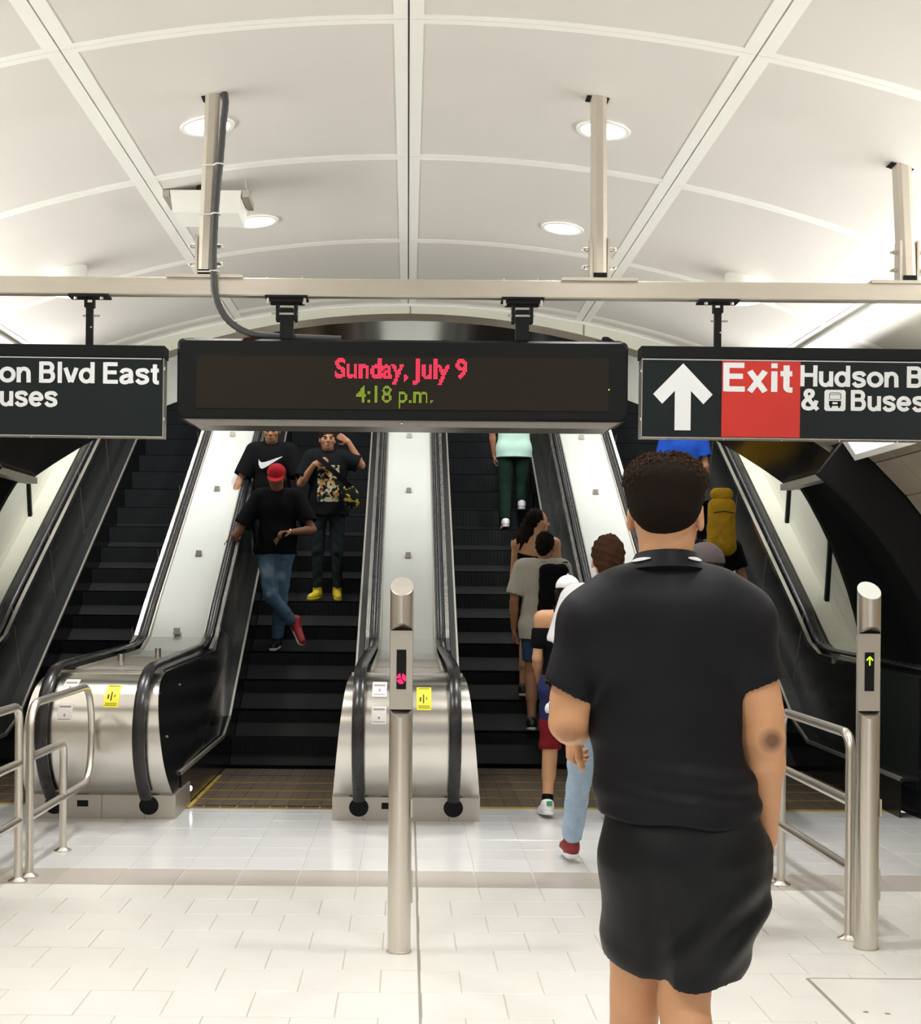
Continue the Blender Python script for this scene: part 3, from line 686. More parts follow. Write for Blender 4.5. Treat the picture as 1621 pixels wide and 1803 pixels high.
# lanes: comb plate, brown flat treads, black rising steps
def lane(x0, x1, phase, label):
    t = thing('escalator', label, 'escalator', ((x0+x1)/2, 0, 0)); t['group'] = 'escalator stairs'
    hw = (x1-x0)/2-.004
    b = MB(); b.box(-hw, hw, 8.95, 9.22, -.02, .0015); part('comb_plate', b, M['tile_far'], t)
    b = MB(); b.prism([(8.9, -.05), (KINK, -.05), (YTOP, nose_z(YTOP)-.30), (YTOP, nose_z(YTOP)-.5), (KINK, -.3), (8.9, -.3)], 'x', -hw, hw); part('light_block', b, M['black_in'], t)  # added slab that keeps world light out of the gaps beside the steps
    b = MB(); b.box(-hw, hw, 9.22, 9.262, -.03, .004); part('comb', b, M['yellow_line'], t)
    # treads on the flat
    def step(y, z, m, flat):
        b = MB(); b.box(-hw, hw, 0, .395, -.03, 0)
        if not flat: b.box(-hw, hw, .385, .397, -.005, .225, 1)
        nx = 9 if flat else 26; g = .006
        for k in range(nx):
            xa = -hw+2*hw*k/nx; xb = xa+2*hw/nx-g
            b.box(xa, xb, .012, .385, 0, .004)
            if not flat: b.box(xa, xb, .379, .385, .01, .215, 1)
        return b
    pf = None; k = 0; y = 9.27-phase
    while y+.4 < KINK+.05:
        if pf is None: pf = part('step', step(0, 0, 0, True), M['step_brown'], t); o = pf
        else: o = link('step', pf.data, t)
        o.location = (0, y, 0)
        if k < 4:
            b = MB(); b.box(-hw, hw, .0, .012, -.0, .0052); b.box(-hw, -hw+.03, .0, .39, 0, .0052); b.box(hw-.03, hw, 0, .39, 0, .0052)
            ye = part('yellow_edge', b, M['yellow_line'], o)
        y += .4; k += 1
    ps = None; z = 0.0; dz = .4*T30; n = 0
    # transition: the first rising steps
    while y < YTOP-.6:
        zt = max(0, nose_z(y+.02)-.0)
        z = zt
        if ps is None: ps = part('step', step(0, 0, 0, False), [M['step'], M['riser']], t); o = ps
        else: o = link('step', ps.data, t)
        o.location = (0, y, z); y += .4; n += 1
    return t
EX = [(-3.25, UX[0]-.458), (UX[0]+.458, UX[1]-.458), (UX[1]+.458, UX[2]-.458), (UX[2]+.458, 3.25)]
lane(*EX[0], 0, 'empty black escalator stairs at the far left')
lane(*EX[1], .147, 'escalator stairs left of the middle median, carrying three people down')
lane(*EX[2], 0, 'escalator stairs right of the middle median, people riding up')
lane(*EX[3], 0, 'escalator stairs at the far right behind the man in black')
def step_top(Y, phase=0.0):
    """height of the tread under depth Y"""
    y = 9.27-phase
    while y+.4 <= Y: y += .4
    if y+.4 < KINK+.05: return 0.004
    return max(0, nose_z(y+.02))+.004
# small white comb lights in the skirts
for (u, v, lab, X) in ((334, 1388, 'small white comb light at the side of the left median', None), (1567, 1387, 'small white comb light low on the right balustrade behind the right bollard', None)):
    z = .10; a, b_ = ray(u, v); Y = (z-CAMH)/b_
    t = thing('comb_light', lab, 'light', (a*Y, Y, z)); sx = 1 if u < 800 else -1
    b = MB(); b.box(-.02 if sx > 0 else 0, 0 if sx > 0 else .02, -.05, .06, -.028, .028); part('housing', b, M['blackm'], t)
    b = MB(); b.sphere((sx*.004, 0, 0), .022, 10, sc=(.5, 1.6, .8)); part('lens', b, M['spot_white'], t, True)
# ================================================================== TUNNEL
TRc = .33
SECT = [(3.66, .93), (3.668, 1.05), (3.678, 1.22), (3.688, 1.40), (3.694, 1.58), (3.694, 1.76), (3.690, 1.94), (3.675, 2.12), (3.645, 2.32)]
UPS = SECT[-1:]+[(3.52, 2.7), (3.30, 3.1), (2.95, 3.5), (2.3, 3.9), (1.2, 4.12), (0, 4.16)]
SH = lambda Y: (Y-KINK)*T30
for s_, nm in ((-1, 'wall_left'), (1, 'wall_right')):
    b = MB()
    for pts, ys_ in ((SECT, 11.02), (UPS, 12.36)):
        q = [(3.66, -.3)]+pts if pts is SECT else pts
        ring = lambda Y: [(s_*(x+.04), Y, z+SH(Y)) for x, z in q]+[(s_*(x+.2), Y, z+.15+SH(Y)) for x, z in reversed(q)]
        b.loft([ring(ys_), ring(YTOP+1)])
    b.prism([(s_*3.3, 2.95), (s_*4.5, 2.2), (s_*4.5, 3.7), (s_*3.3, 3.7)], 'y', 12.3, 12.36)
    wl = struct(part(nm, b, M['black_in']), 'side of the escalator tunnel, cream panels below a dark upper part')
    ys = [10.74+1.28*k for k in range(8)]; ys[0] = 11.03
    for i in range(len(SECT)-1):
        (xa, za), (xb, zb) = SECT[i], SECT[i+1]
        for j in range(len(ys)-1):
            pb = MB(); pb.loft([[(s_*xa, y, za+.002+SH(y)), (s_*xb, y, zb-.004+SH(y)), (s_*(xb+.03), y, zb-.004+SH(y)), (s_*(xa+.03), y, za+.002+SH(y))] for y in (ys[j]+.008, ys[j+1]-.008)])
            part('wall_panel', pb, M['wall_white'], wl)
    for j in range(1, len(ys)-1):
        pb = MB(); q = SECT; y0 = ys[j]
        pb.loft([[(s_*(x-.035), y0-.02+SH(0)*0, z+SH(y0)) for x, z in q]+[(s_*(x+.02), y0-.02, z+SH(y0)) for x, z in reversed(q)], [(s_*(x-.035), y0+.02, z+SH(y0)) for x, z in q]+[(s_*(x+.02), y0+.02, z+SH(y0)) for x, z in reversed(q)]])
        part('wall_rib', pb, M['blackm'], wl)
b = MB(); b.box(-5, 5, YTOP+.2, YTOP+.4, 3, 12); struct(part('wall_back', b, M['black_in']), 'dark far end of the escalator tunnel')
# black plates that close the space beside the tunnel mouth
for s_ in (-1, 1):
    b = MB(); pts = [(3.68*math.sin(math.radians(a)), .33+3.68*math.cos(math.radians(a))) for a in range(57, 97, 3)]
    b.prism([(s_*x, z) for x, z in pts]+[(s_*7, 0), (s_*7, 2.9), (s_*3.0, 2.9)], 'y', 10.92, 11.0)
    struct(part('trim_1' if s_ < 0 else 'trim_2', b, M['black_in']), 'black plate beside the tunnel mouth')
# dark polished barrel canopy in front of the tunnel
def cz(x, R_=5.2): return 3.31-(R_-math.sqrt(R_*R_-x*x))
b = MB(); xs = [-3.06+6.12*i/32 for i in range(33)]
b.loft([[(x, y, cz(x)) for x in xs]+[(x, y, cz(x)+.05) for x in reversed(xs)] for y in (9.5, 10.05, 10.6, 11.15)])
can_ = struct(part('trim_3', b, M['canopy'], None, True), 'dark polished barrel canopy over the foot of the escalators')
for s_ in (-1, 1):
    b = MB(); x0, x1 = sorted((s_*3.0, s_*3.10)); b.box(x0, x1, 9.5, 11.15, cz(3.06)-.03, cz(3.06)+.02); part('canopy_edge', b, M['steel_matte'], can_)
# dark ring and tiled curved side walls of the hall
SR = 3.0; SCX = 1.13; SCZ = .15
for s_, nm, lab in ((-1, 'wall_hall_left', 'tiled curved side wall of the hall at the left'), (1, 'wall_hall_right', 'tan tiled curved side wall of the hall at the right')):
    b = MB(); ang = [math.radians(a) for a in range(36, 97, 3)]
    P = lambda a, r: (s_*(SCX+r*math.sin(a)), SCZ+r*math.cos(a))
    b.loft([[(P(a, SR+.03)[0], y, P(a, SR+.03)[1]) for a in ang]+[(P(a, SR+.15)[0], y, P(a, SR+.15)[1]) for a in reversed(ang)] for y in (-6, 9.4)])
    wl = struct(part(nm, b, M['gap']), lab)
    proto = {}
    for i in range(9):
        a0 = math.radians(37+i*5.9); a1 = math.radians(37+(i+1)*5.9-.15)
        for j in range(9):
            y1 = 9.4-j*.45
            if i not in proto:
                bb = MB(); bb.loft([[(*P(a0, SR), 0)] and [(P(a0, SR)[0], y, P(a0, SR)[1]), (P(a1, SR)[0], y, P(a1, SR)[1]), (P(a1, SR+.03)[0], y, P(a1, SR+.03)[1]), (P(a0, SR+.03)[0], y, P(a0, SR+.03)[1])] for y in (0, .444)])
                proto[i] = part('wall_tile', bb, M['wall_tile'], wl); o = proto[i]
            else: o = link('wall_tile', proto[i].data, wl)
            o.location = (0, y1-.45, 0)
    bb = MB(); aa = [math.radians(37+3*k) for k in range(20)]
    bb.loft([[(P(a, SR)[0], y, P(a, SR)[1]) for a in aa]+[(P(a, SR+.02)[0], y, P(a, SR+.02)[1]) for a in reversed(aa)] for y in (-6, 5.33)]); part('wall_cladding', bb, M['wall_tile'], wl)
    # black ring
    bb = MB(); aa = [math.radians(a) for a in range(38, 98, 3)]
    bb.loft([[(P(a, SR-.01)[0], y, P(a, SR-.01)[1]) for a in aa]+[(P(a, SR-.30)[0], y, P(a, SR-.30)[1]) for a in reversed(aa)] for y in (9.42, 9.50)]); part('end_ring', bb, M['black_in'], wl)
    bb = MB(); bb.loft([[(P(a, SR+.5)[0], y, P(a, SR+.5)[1]) for a in aa]+[(P(a, SR-.02)[0], y, P(a, SR-.02)[1]) for a in reversed(aa)] for y in (9.43, 11.0)]); part('side_lining', bb, M['black_in'], wl)
    # long luminaire under the edge of the vault
    lt = thing('wall_luminaire', 'long white luminaire along the top of the %s wall' % ('left' if s_ < 0 else 'right, cut by the exit sign'), 'lamp', (0, 0, 0))
    A = [(2.84, 2.62), (3.02, 2.36), (3.32, 2.66), (3.10, 2.86)]
    bb = MB(); bb.prism([(s_*x, z) for x, z in A], 'y', -6, 9.35); part('housing', bb, M['white_trim'], lt)
    dx, dz = (3.02-2.84), (2.36-2.62); L = math.hypot(dx, dz); nx, nz = dz/L*1, -dx/L
    A2 = [(2.86+.012, 2.60-.0), (3.0, 2.40)]
    bb = MB(); bb.prism([(s_*(A2[0][0]+nx*.01), A2[0][1]+nz*.01), (s_*(A2[1][0]+nx*.01), A2[1][1]+nz*.01), (s_*A2[1][0], A2[1][1]), (s_*A2[0][0], A2[0][1])], 'y', -6, 9.25); part('diffuser', bb, M['lamp_wall'], lt)
    # vault edge down to the luminaire
    bb = MB(); bb.prism([(s_*3.2, 2.75), (s_*4.6, 2.5), (s_*4.6, 2.6), (s_*3.2, 2.9)], 'y', -6, 9.42); struct(part('trim_4' if s_ < 0 else 'trim_5', bb, M['white_trim']), 'cove shelf over the side luminaire')
    area_lamp('vault_fill_light', (s_*3.30, 0.0, 2.93), (0, math.radians(180-45*s_), 0), .25, 10, VAULT_FILL_W, spread=140)  # added fill with no fixture of its own, lifts the vault
    area_lamp('vault_fill_light', (s_*3.30, 8.3, 2.93), (0, math.radians(180-62*s_), 0), .25, 6.4, VAULT_FILL_W*1.7, spread=120)
    area_lamp('luminaire_light', (s_*2.9, 3.0, 2.47), (0, math.radians(-48*s_+0), 0), .2, 11, TUBE_W)
# lamps on the tunnel ceiling over the medians
for i, x in enumerate((-2.75, -.95, .95, 2.75)):
    for j, y in enumerate((12.98, 14.6, 16.4, 18.2)):
        z = TRc+(y-KINK)*T30+3.1
        lt = thing('tunnel_lamp', 'flat lamp on the dark tunnel ceiling above the stairs', 'lamp', (x, y, z)); lt.rotation_euler = (math.radians(30), 0, 0); lt['group'] = 'lamps on the tunnel ceiling'
        bb = MB(); bb.box(-.16, .16, -.5, .5, 0, .06); part('housing', bb, M['blackm'], lt)
        bb = MB(); bb.box(-.14, .14, -.48, .48, -.004, 0); part('diffuser', bb, M['lamp_dim'], lt)
        area_lamp('tunnel_light', (x, y, z-.03), (math.radians(30), 0, 0), .28, .96, TUN_W*(1.6 if abs(x) > 2 else 1)*(1.25 if j == 0 else .5), spread=150)
# ================================================================== BOLLARDS
def bollard(u, v, label, kind, top_px):
    p = on_floor(u, v); t = thing('sign_bollard', label, 'bollard', (p.x, p.y+.048, 0)); t['group'] = 'stainless bollards with an indicator window'
    r = .0475; n = 36; HT = 1.515; zn0, zn1 = .985, 1.30; yc = -.012
    b = MB(); A = [2*math.pi*k/n for k in range(n)]
    def ring(fn): return [(r*math.cos(a), r*math.sin(a), fn(r*math.sin(a))) for a in A]
    # lower tube ends in a scoop: front is cut down to zn0-.03
    scoop = lambda y: zn0 if y > yc else zn0-(yc-y)*.9
    b.loft([ring(lambda y: .006), ring(lambda y: .5), ring(scoop)]); part('lower_tube', b, M['steel_v'], t, True)
    b = MB(); cl = [(r*math.cos(a), max(r*math.sin(a), yc)) for a in A]
    b.loft([[(x, y, z) for x, y in cl] for z in (zn0-.002, zn1+.002)]); part('flat_section', b, M['steel_matte'], t)
    b = MB(); b.loft([ring(lambda y: zn1 if y > yc else zn1+(yc-y)*.9), ring(lambda y: HT-.035+y*.75)]); part('upper_tube', b, M['steel_v'], t, True)
    b = MB(); f = lambda y: HT-.035+y*.75; b.loft([[(q[0]*.995, q[1]*.995, q[2]+.0005) for q in ring(f)], [(q[0]*.97, q[1]*.97, q[2]+.002) for q in ring(f)]]); part('top_cap', b, M['steel_v'] if kind == 'no' else M['deck'], t)
    b = MB(); b.lathe([(r+.004, 0), (r+.004, .006), (r, .008)], n=30); part('base_ring', b, M['steel_matte'], t)
    wz1 = 1.225; wz0 = 1.065
    b = MB(); b.box(-.0195, .0195, yc-.003, yc, wz0, wz1); wd = part('window', b, M['blackm'], t)
    if kind == 'no':
        b = MB(); cz_ = 1.108
        for (ox, oz, rr) in ((.0, .0, .0175),):
            for q in range(3):
                a0 = [100, 190, 320][q]; a1 = [180, 310, 440][q]
                pts = [(ox, oz)]+[(ox+rr*math.cos(math.radians(a0+(a1-a0)*k/8)), oz+rr*1.15*math.sin(math.radians(a0+(a1-a0)*k/8))) for k in range(9)]
                mx = sum(p_[0] for p_ in pts)/len(pts); mz = sum(p_[1] for p_ in pts)/len(pts); l = math.hypot(mx, mz)+1e-9
                b.add([(x+mx/l*.0018, yc-.0045, cz_+z+mz/l*.0018) for x, z in pts], [tuple(range(len(pts)))])
        part('no_entry_symbol', b, M['led_pink'], wd)
    else:
        b = MB(); Y = yc-.0045; cz_ = 1.19
        ribbon(b, [(0, -.019), (0, .016)], .0055, lambda p_: (p_[0], Y, cz_+p_[1])); ribbon(b, [(-.013, .002), (0, .017)], .0055, lambda p_: (p_[0], Y, cz_+p_[1])); ribbon(b, [(.013, .002), (0, .017)], .0055, lambda p_: (p_[0], Y, cz_+p_[1]))
        part('arrow_symbol', b, M['led_lime'], wd)
    b = MB(); b.box(r-.004, r+.006, -.012, .012, .20, .33); part('side_hinge', b, M['steel_matte'], t)
    b = MB(); b.box(r-.006, r+.003, -.03, -.01, .55, .62); part('side_latch', b, M['steel_matte'], t)
    return t
bollard(702, 1681, 'stainless bollard in the middle of the hall with a red no entry light', 'no', 1018)
bollard(1531, 1675, 'stainless bollard at the right with a green up arrow in its window', 'up', 1022)
# ================================================================== RAILINGS
TR_ = .0215
def fillet(pts, r=.10, n=6):
    out = [Vector(pts[0])]
    for i in range(1, len(pts)-1):
        p = Vector(pts[i]); a = (Vector(pts[i-1])-p); c = (Vector(pts[i+1])-p); rr = min(r, a.length*.49, c.length*.49)
        p0 = p+a.normalized()*rr; p1 = p+c.normalized()*rr
        for k in range(n+1):
            t = k/n; out.append(p0*(1-t)**2+p*2*t*(1-t)+p1*t*t)
    out.append(Vector(pts[-1])); return out
def flange(t, x, y):
    b = MB(); b.lathe([(.048, 0), (.048, .005), (.034, .012), (.024, .020)], (x, y, 0), 20); part('floor_flange', b, M['steel_v'], t, True)
def straight_rail(X, ya, yb, label):
    t = thing('railing', label, 'railing', (X, 0, 0)); t['group'] = 'stainless tube railings'
    b = MB(); b.tube(fillet([(0, ya, .01), (0, ya, .87), (0, yb, .87), (0, yb, .01)], .09), TR_, 12); part('frame_tube', b, M['steel_v'], t, True)
    for z in (.30, .585):
        b = MB(); b.tube([(0, ya, z), (0, yb, z)], TR_, 12); part('cross_rail', b, M['steel_v'], t, True)
    flange(t, 0, ya); flange(t, 0, yb)
def loop_rail(X, ya, yb, label):
    t = thing('railing', label, 'railing', (X, 0, 0)); t['group'] = 'stainless tube railings'
    b = MB(); b.tube(fillet([(0, ya, .01), (0, ya, .87), (0, yb-.10, .87), (0, yb, .60), (0, yb-.08, .30), (0, ya, .30)], .16, 8), TR_, 12); part('frame_tube', b, M['steel_v'], t, True)
    ym = ya+.68; b = MB(); b.tube(fillet([(0, ya, .60), (0, ym, .60), (0, ym, .01)], .08), TR_, 12); part('cross_rail', b, M['steel_v'], t, True)
    flange(t, 0, ya); flange(t, 0, ym)
straight_rail(-1.925, 5.70, 6.86, 'stainless tube railing cut by the left edge of the photo')
loop_rail(-1.90, 6.97, 8.35, 'looped stainless tube railing in front of the left median')
straight_rail(1.885, 5.86, 6.93, 'stainless tube railing between the man in black and the right bollard')
loop_rail(1.85, 7.03, 8.35, 'looped stainless tube railing mostly hidden behind the man in black')
# ================================================================== PEOPLE: signed distance modelling
def V3(*a): return np.array(a, float)
class SDF:
    """union of smooth prims evaluated on a grid and surfaced with surface nets"""
    def __init__(s): s.p = []
    def cone(s, a, b, ra, rb, k=.03, flat=(1, 1, 1), op='u'): s.p.append(('c', V3(*a), V3(*b), ra, rb, k, V3(*flat), op)); return s
    def chain(s, pts, rs, k=.02, flat=(1, 1, 1), op='u'):
        for i in range(len(pts)-1): s.cone(pts[i], pts[i+1], rs[i], rs[i+1], k, flat, op)
        return s
    def ell(s, c, r, k=.03, op='u', rot=None): s.p.append(('e', V3(*c), V3(*r), rot, 0, k, None, op)); return s
    def plane(s, p0, n, lo=None, hi=None, k=.004):
        """keep only the side the normal points away from, inside the box lo..hi"""
        s.p.append(('p', V3(*p0), V3(*n)/np.linalg.norm(n), lo, hi, k, None, 'i')); return s
    def fn(s, f, lo=None, hi=None): s.p.append(('f', f, None, lo, hi, 0, None, 'f')); return s
    def build(s, res, pad=.03):
        lo = V3(9, 9, 9)*9; hi = -lo
        for q in s.p:
            if q[7] != 'u': continue
            if q[0] == 'c':
                r = max(q[3], q[4])*np.maximum(q[6], 1); m0 = np.minimum(q[1], q[2])-r; m1 = np.maximum(q[1], q[2])+r
            else:
                rr = q[2] if q[3] is None else np.full(3, q[2].max()); m0 = q[1]-rr; m1 = q[1]+rr
            lo = np.minimum(lo, m0); hi = np.maximum(hi, m1)
        lo -= pad; hi += pad; n = np.ceil((hi-lo)/res).astype(int)+1
        F = np.full(n, .5, np.float32)
        ax = [lo[i]+res*np.arange(n[i]) for i in range(3)]
        def sub(m0, m1):
            i0 = np.clip(np.floor((m0-lo)/res).astype(int), 0, n-1); i1 = np.clip(np.ceil((m1-lo)/res).astype(int)+1, 1, n)
            return tuple(slice(a, b) for a, b in zip(i0, i1))
        for q in s.p:
            kind, op, k = q[0], q[7], q[5]
            if kind == 'c':
                a, b, ra, rb, fl = q[1], q[2], q[3], q[4], q[6]; mg = max(ra, rb)*np.maximum(fl, 1)+k*1.5+.02
                sl = sub(np.minimum(a, b)-mg, np.maximum(a, b)+mg)
                X, Y, Z = ax[0][sl[0]][:, None, None], ax[1][sl[1]][None, :, None], ax[2][sl[2]][None, None, :]
                d = b-a; L = max((d*d).sum(), 1e-9)
                t = np.clip(((X-a[0])*d[0]+(Y-a[1])*d[1]+(Z-a[2])*d[2])/L, 0, 1)
                D = np.sqrt(((X-a[0]-t*d[0])/fl[0])**2+((Y-a[1]-t*d[1])/fl[1])**2+((Z-a[2]-t*d[2])/fl[2])**2)-(ra+(rb-ra)*t)
                D = D*min(1, fl.min()*1.15)
            elif kind == 'e':
                c, r, rot = q[1], q[2], q[3]; mg = (r if rot is None else np.full(3, r.max()))+k*1.5+.02
                sl = sub(c-mg, c+mg)
                X, Y, Z = ax[0][sl[0]][:, None, None]-c[0], ax[1][sl[1]][None, :, None]-c[1], ax[2][sl[2]][None, None, :]-c[2]
                if rot is not None:
                    R = np.array(Euler(rot).to_matrix().transposed())
                    X, Y, Z = R[0, 0]*X+R[0, 1]*Y+R[0, 2]*Z, R[1, 0]*X+R[1, 1]*Y+R[1, 2]*Z, R[2, 0]*X+R[2, 1]*Y+R[2, 2]*Z
                kk = np.sqrt((X/r[0])**2+(Y/r[1])**2+(Z/r[2])**2)
                k2 = np.sqrt((X/r[0]**2)**2+(Y/r[1]**2)**2+(Z/r[2]**2)**2)+1e-9
                D = kk*(kk-1)/k2
            elif kind == 'p':
                l_, h_ = (lo, hi) if q[3] is None else (V3(*q[3]), V3(*q[4]))
                sl = sub(l_, h_)
                X, Y, Z = ax[0][sl[0]][:, None, None], ax[1][sl[1]][None, :, None], ax[2][sl[2]][None, None, :]
                D = (X-q[1][0])*q[2][0]+(Y-q[1][1])*q[2][1]+(Z-q[1][2])*q[2][2]
            elif kind == 'f':
                l_, h_ = (lo, hi) if q[3] is None else (V3(*q[3]), V3(*q[4]))
                sl = sub(l_, h_)
                X, Y, Z = ax[0][sl[0]][:, None, None], ax[1][sl[1]][None, :, None], ax[2][sl[2]][None, None, :]
                F[sl] = F[sl]+q[1](X, Y, Z); continue
            A = F[sl]
            if op == 'u':
                h = np.clip(.5+.5*(D-A)/k, 0, 1); F[sl] = D+(A-D)*h-k*h*(1-h)
            elif op == 's':
                D = -D; h = np.clip(.5-.5*(D-A)/k, 0, 1); F[sl] = D+(A-D)*h+k*h*(1-h)
            else: F[sl] = np.maximum(A, D)
        F[0], F[-1], F[:, 0], F[:, -1], F[:, :, 0], F[:, :, -1] = .5, .5, .5, .5, .5, .5
        return surface_nets(F, lo, res)
def surface_nets(F, lo, res):
    ins = F < 0
    c = [ins[:-1, :-1, :-1], ins[1:, :-1, :-1], ins[:-1, 1:, :-1], ins[1:, 1:, :-1], ins[:-1, :-1, 1:], ins[1:, :-1, 1:], ins[:-1, 1:, 1:], ins[1:, 1:, 1:]]
    cnt = sum(x.astype(np.int8) for x in c); act = (cnt > 0) & (cnt < 8)
    idx = np.argwhere(act); N = len(idx)
    m = np.full(act.shape, -1, np.int64); m[act] = np.arange(N)
    off = np.array([(0, 0, 0), (1, 0, 0), (0, 1, 0), (1, 1, 0), (0, 0, 1), (1, 0, 1), (0, 1, 1), (1, 1, 1)])
    val = np.stack([F[idx[:, 0]+o[0], idx[:, 1]+o[1], idx[:, 2]+o[2]] for o in off], 1)
    P = np.zeros((N, 3)); W = np.zeros(N)
    for a in range(8):
        for b in range(a+1, 8):
            if abs(off[a]-off[b]).sum() != 1: continue
            va, vb = val[:, a], val[:, b]; x = (va < 0) != (vb < 0)
            t = np.where(x, va/np.where(x, va-vb, 1), 0)
            P += np.where(x[:, None], off[a]+(off[b]-off[a])*t[:, None], 0); W += x
    P = lo+res*(idx+P/W[:, None])
    faces = []
    for axis in range(3):
        o = [0, 0, 0]; o[axis] = 1
        s0 = [slice(1, -1)]*3; s1 = [slice(1, -1)]*3
        s0[axis] = slice(0, -1); s1[axis] = slice(1, None)
        A = ins[tuple(s0)]; B = ins[tuple(s1)]; e = np.argwhere(A != B)
        if len(e) == 0: continue
        sh = np.array([1, 1, 1]); sh[axis] = 0; e2 = e+sh
        u, v = [(1, 2), (2, 0), (0, 1)][axis]
        du = np.zeros(3, int); du[u] = 1; dv = np.zeros(3, int); dv[v] = 1
        q = [m[tuple((e2-k).T)] for k in (du+dv, dv, np.zeros(3, int), du)]
        Q = np.stack(q, 1); fl = ~A[tuple(e.T)]
        Q[fl] = Q[fl][:, ::-1]; faces.append(Q)
    return P, np.concatenate(faces)
def sdf_part(name, s, res, m, parent, label=None):
    P, Q = s.build(res)
    me = bpy.data.meshes.new(name); me.vertices.add(len(P)); me.vertices.foreach_set('co', P.astype(np.float32).ravel())
    me.loops.add(len(Q)*4); me.loops.foreach_set('vertex_index', Q.astype(np.int32).ravel())
    me.polygons.add(len(Q)); me.polygons.foreach_set('loop_start', np.arange(0, len(Q)*4, 4, dtype=np.int32))
    me.polygons.foreach_set('use_smooth', np.ones(len(Q), bool))
    me.materials.append(m); me.update(calc_edges=True); me.validate()
    o = link(name, me, parent)
    if label: o['label'] = label
    return o
# ------------------------------------------------------------------ skins and cloths
def skin(n, c): return mat(n, c, .5, var=.07, scale=9, spec=.35)
def cloth(n, c, var=.12, rough=.85): return mat(n, c, rough, var=var, scale=25, bump=.25, bscale=220, spec=.08)
SK = {'tan': skin('tan skin', (.56, .30, .16)), 'brown': skin('brown skin', (.20, .085, .045)), 'mid': skin('medium brown skin', (.36, .17, .09)),
      'light': skin('light skin', (.60, .33, .22))}
CL = {'black': cloth('black cotton', (.006, .006, .007)), 'black_tee': mat('black sports jersey', (.0085, .0085, .011), .5, var=.1, scale=20, spec=.15), 'shorts': mat('black mesh shorts', (.006, .007, .008), .45, var=.1, scale=20, spec=.2),
      'white': cloth('white cotton', (.80, .79, .82), .03), 'cream': cloth('off white cotton', (.55, .52, .45), .04), 'mint': cloth('mint cotton', (.50, .74, .64), .04),
      'jeans': cloth('faded blue denim', (.075, .125, .19), .55), 'light_jeans': cloth('light blue denim', (.36, .47, .60), .2), 'dark_jeans': cloth('dark grey blue denim', (.022, .030, .034), .3),
      'dark_green': cloth('dark green trousers', (.012, .030, .020), .2), 'denim': cloth('mid blue denim', (.035, .075, .14), .3), 'navy': cloth('navy jersey', (.030, .036, .11)),
      'burg': cloth('burgundy jersey', (.20, .015, .022)), 'blue': cloth('bright blue cotton', (.015, .07, .40), .3), 'grey_cap': cloth('brown grey wool cap', (.085, .070, .072), .15),
      'red': cloth('red cap cotton', (.40, .022, .030), .2), 'yellow_bag': cloth('mustard nylon', (.46, .27, .02), .25), 'hair': cloth('dark brown black hair', (.012, .008, .006), .3),
      'hair_curl': cloth('brown curls', (.055, .030, .019), .5), 'brown_hair': cloth('reddish brown hair', (.045, .021, .012), .4)}
CL['sole'] = mat('white rubber sole', (.78, .77, .76), .5); CL['shoe_w'] = mat('white leather', (.82, .82, .84), .45, var=.04)
CL['shoe_y'] = mat('yellow leather shoe', (.70, .55, .02), .5, var=.1); CL['shoe_r'] = mat('dark red canvas', (.22, .018, .018), .6); CL['shoe_b'] = mat('black leather', (.012, .012, .013), .45)
CL['green_tab'] = mat('green heel tab', (.05, .32, .10), .5); CL['eye'] = mat('dark eye', (.01, .008, .008), .3); CL['red_l'] = mat('red leather', (.42, .03, .04), .5)
CL['metal'] = M['steel']; CL['lips'] = mat('lips', (.22, .07, .06), .5)
# ------------------------------------------------------------------ figure
STD = dict(head=(0, .015, 1.64), neck=(0, -.01, 1.49), chest=(0, -.005, 1.32), waist=(0, 0, 1.08), hip=(0, -.01, .95),
           shR=(.175, -.01, 1.435), shL=(-.175, -.01, 1.435), elR=(.225, -.02, 1.14), elL=(-.225, -.02, 1.14), wrR=(.24, .06, .89), wrL=(-.24, .06, .89),
           hpR=(.09, 0, .93), hpL=(-.09, 0, .93), knR=(.095, .015, .50), knL=(-.095, .015, .50), anR=(.10, -.02, .085), anL=(-.10, -.02, .085), toR=(.115, .15, .03), toL=(-.115, .15, .03))
def pose(h=1.75, **kw):
    J = dict(STD); J.update(kw); f = h/1.75
    return {k: V3(*v)*f for k, v in J.items()}, f
def hand(s, w, d, n, side, f, curl=.6, k=.006):
    """w wrist, d direction of the fingers, n palm normal, side +1/-1 thumb side"""
    d = V3(*d)/np.linalg.norm(d); n = V3(*n); n = n-d*(n@d); n /= np.linalg.norm(n)+1e-9; x = np.cross(d, n)*side
    p = w+d*.03*f
    for t in (-.75, -.25, .25, .75):
        s.cone(w+d*.012*f+x*t*.020*f, w+d*.085*f+x*t*.036*f, .013*f, .0115*f, k*2)
    L = [.060, .072, .068, .052]
    for i, t in enumerate((.78, .27, -.25, -.76)):
        a = w+d*.088*f+x*t*.036*f; l = L[i]*f; c = curl
        q1 = a+(d*math.cos(c)+n*math.sin(c))*l*.5; q2 = q1+(d*math.cos(2.1*c)+n*math.sin(2.1*c))*l*.32; q3 = q2+(d*math.cos(3*c)+n*math.sin(3*c))*l*.26
        s.chain([a, q1, q2, q3], [.0098*f, .009*f, .0082*f, .0072*f], .004)
    a = w+d*.022*f+x*.024*f; q1 = a+(x*.75+d*.55+n*.35)*.042*f; q2 = q1+(d*.8+x*.25+n*.5)*.032*f; q3 = q2+(d*.85+n*.5)*.024*f
    s.chain([a, q1, q2, q3], [.014*f, .0115*f, .010*f, .008*f], .006)
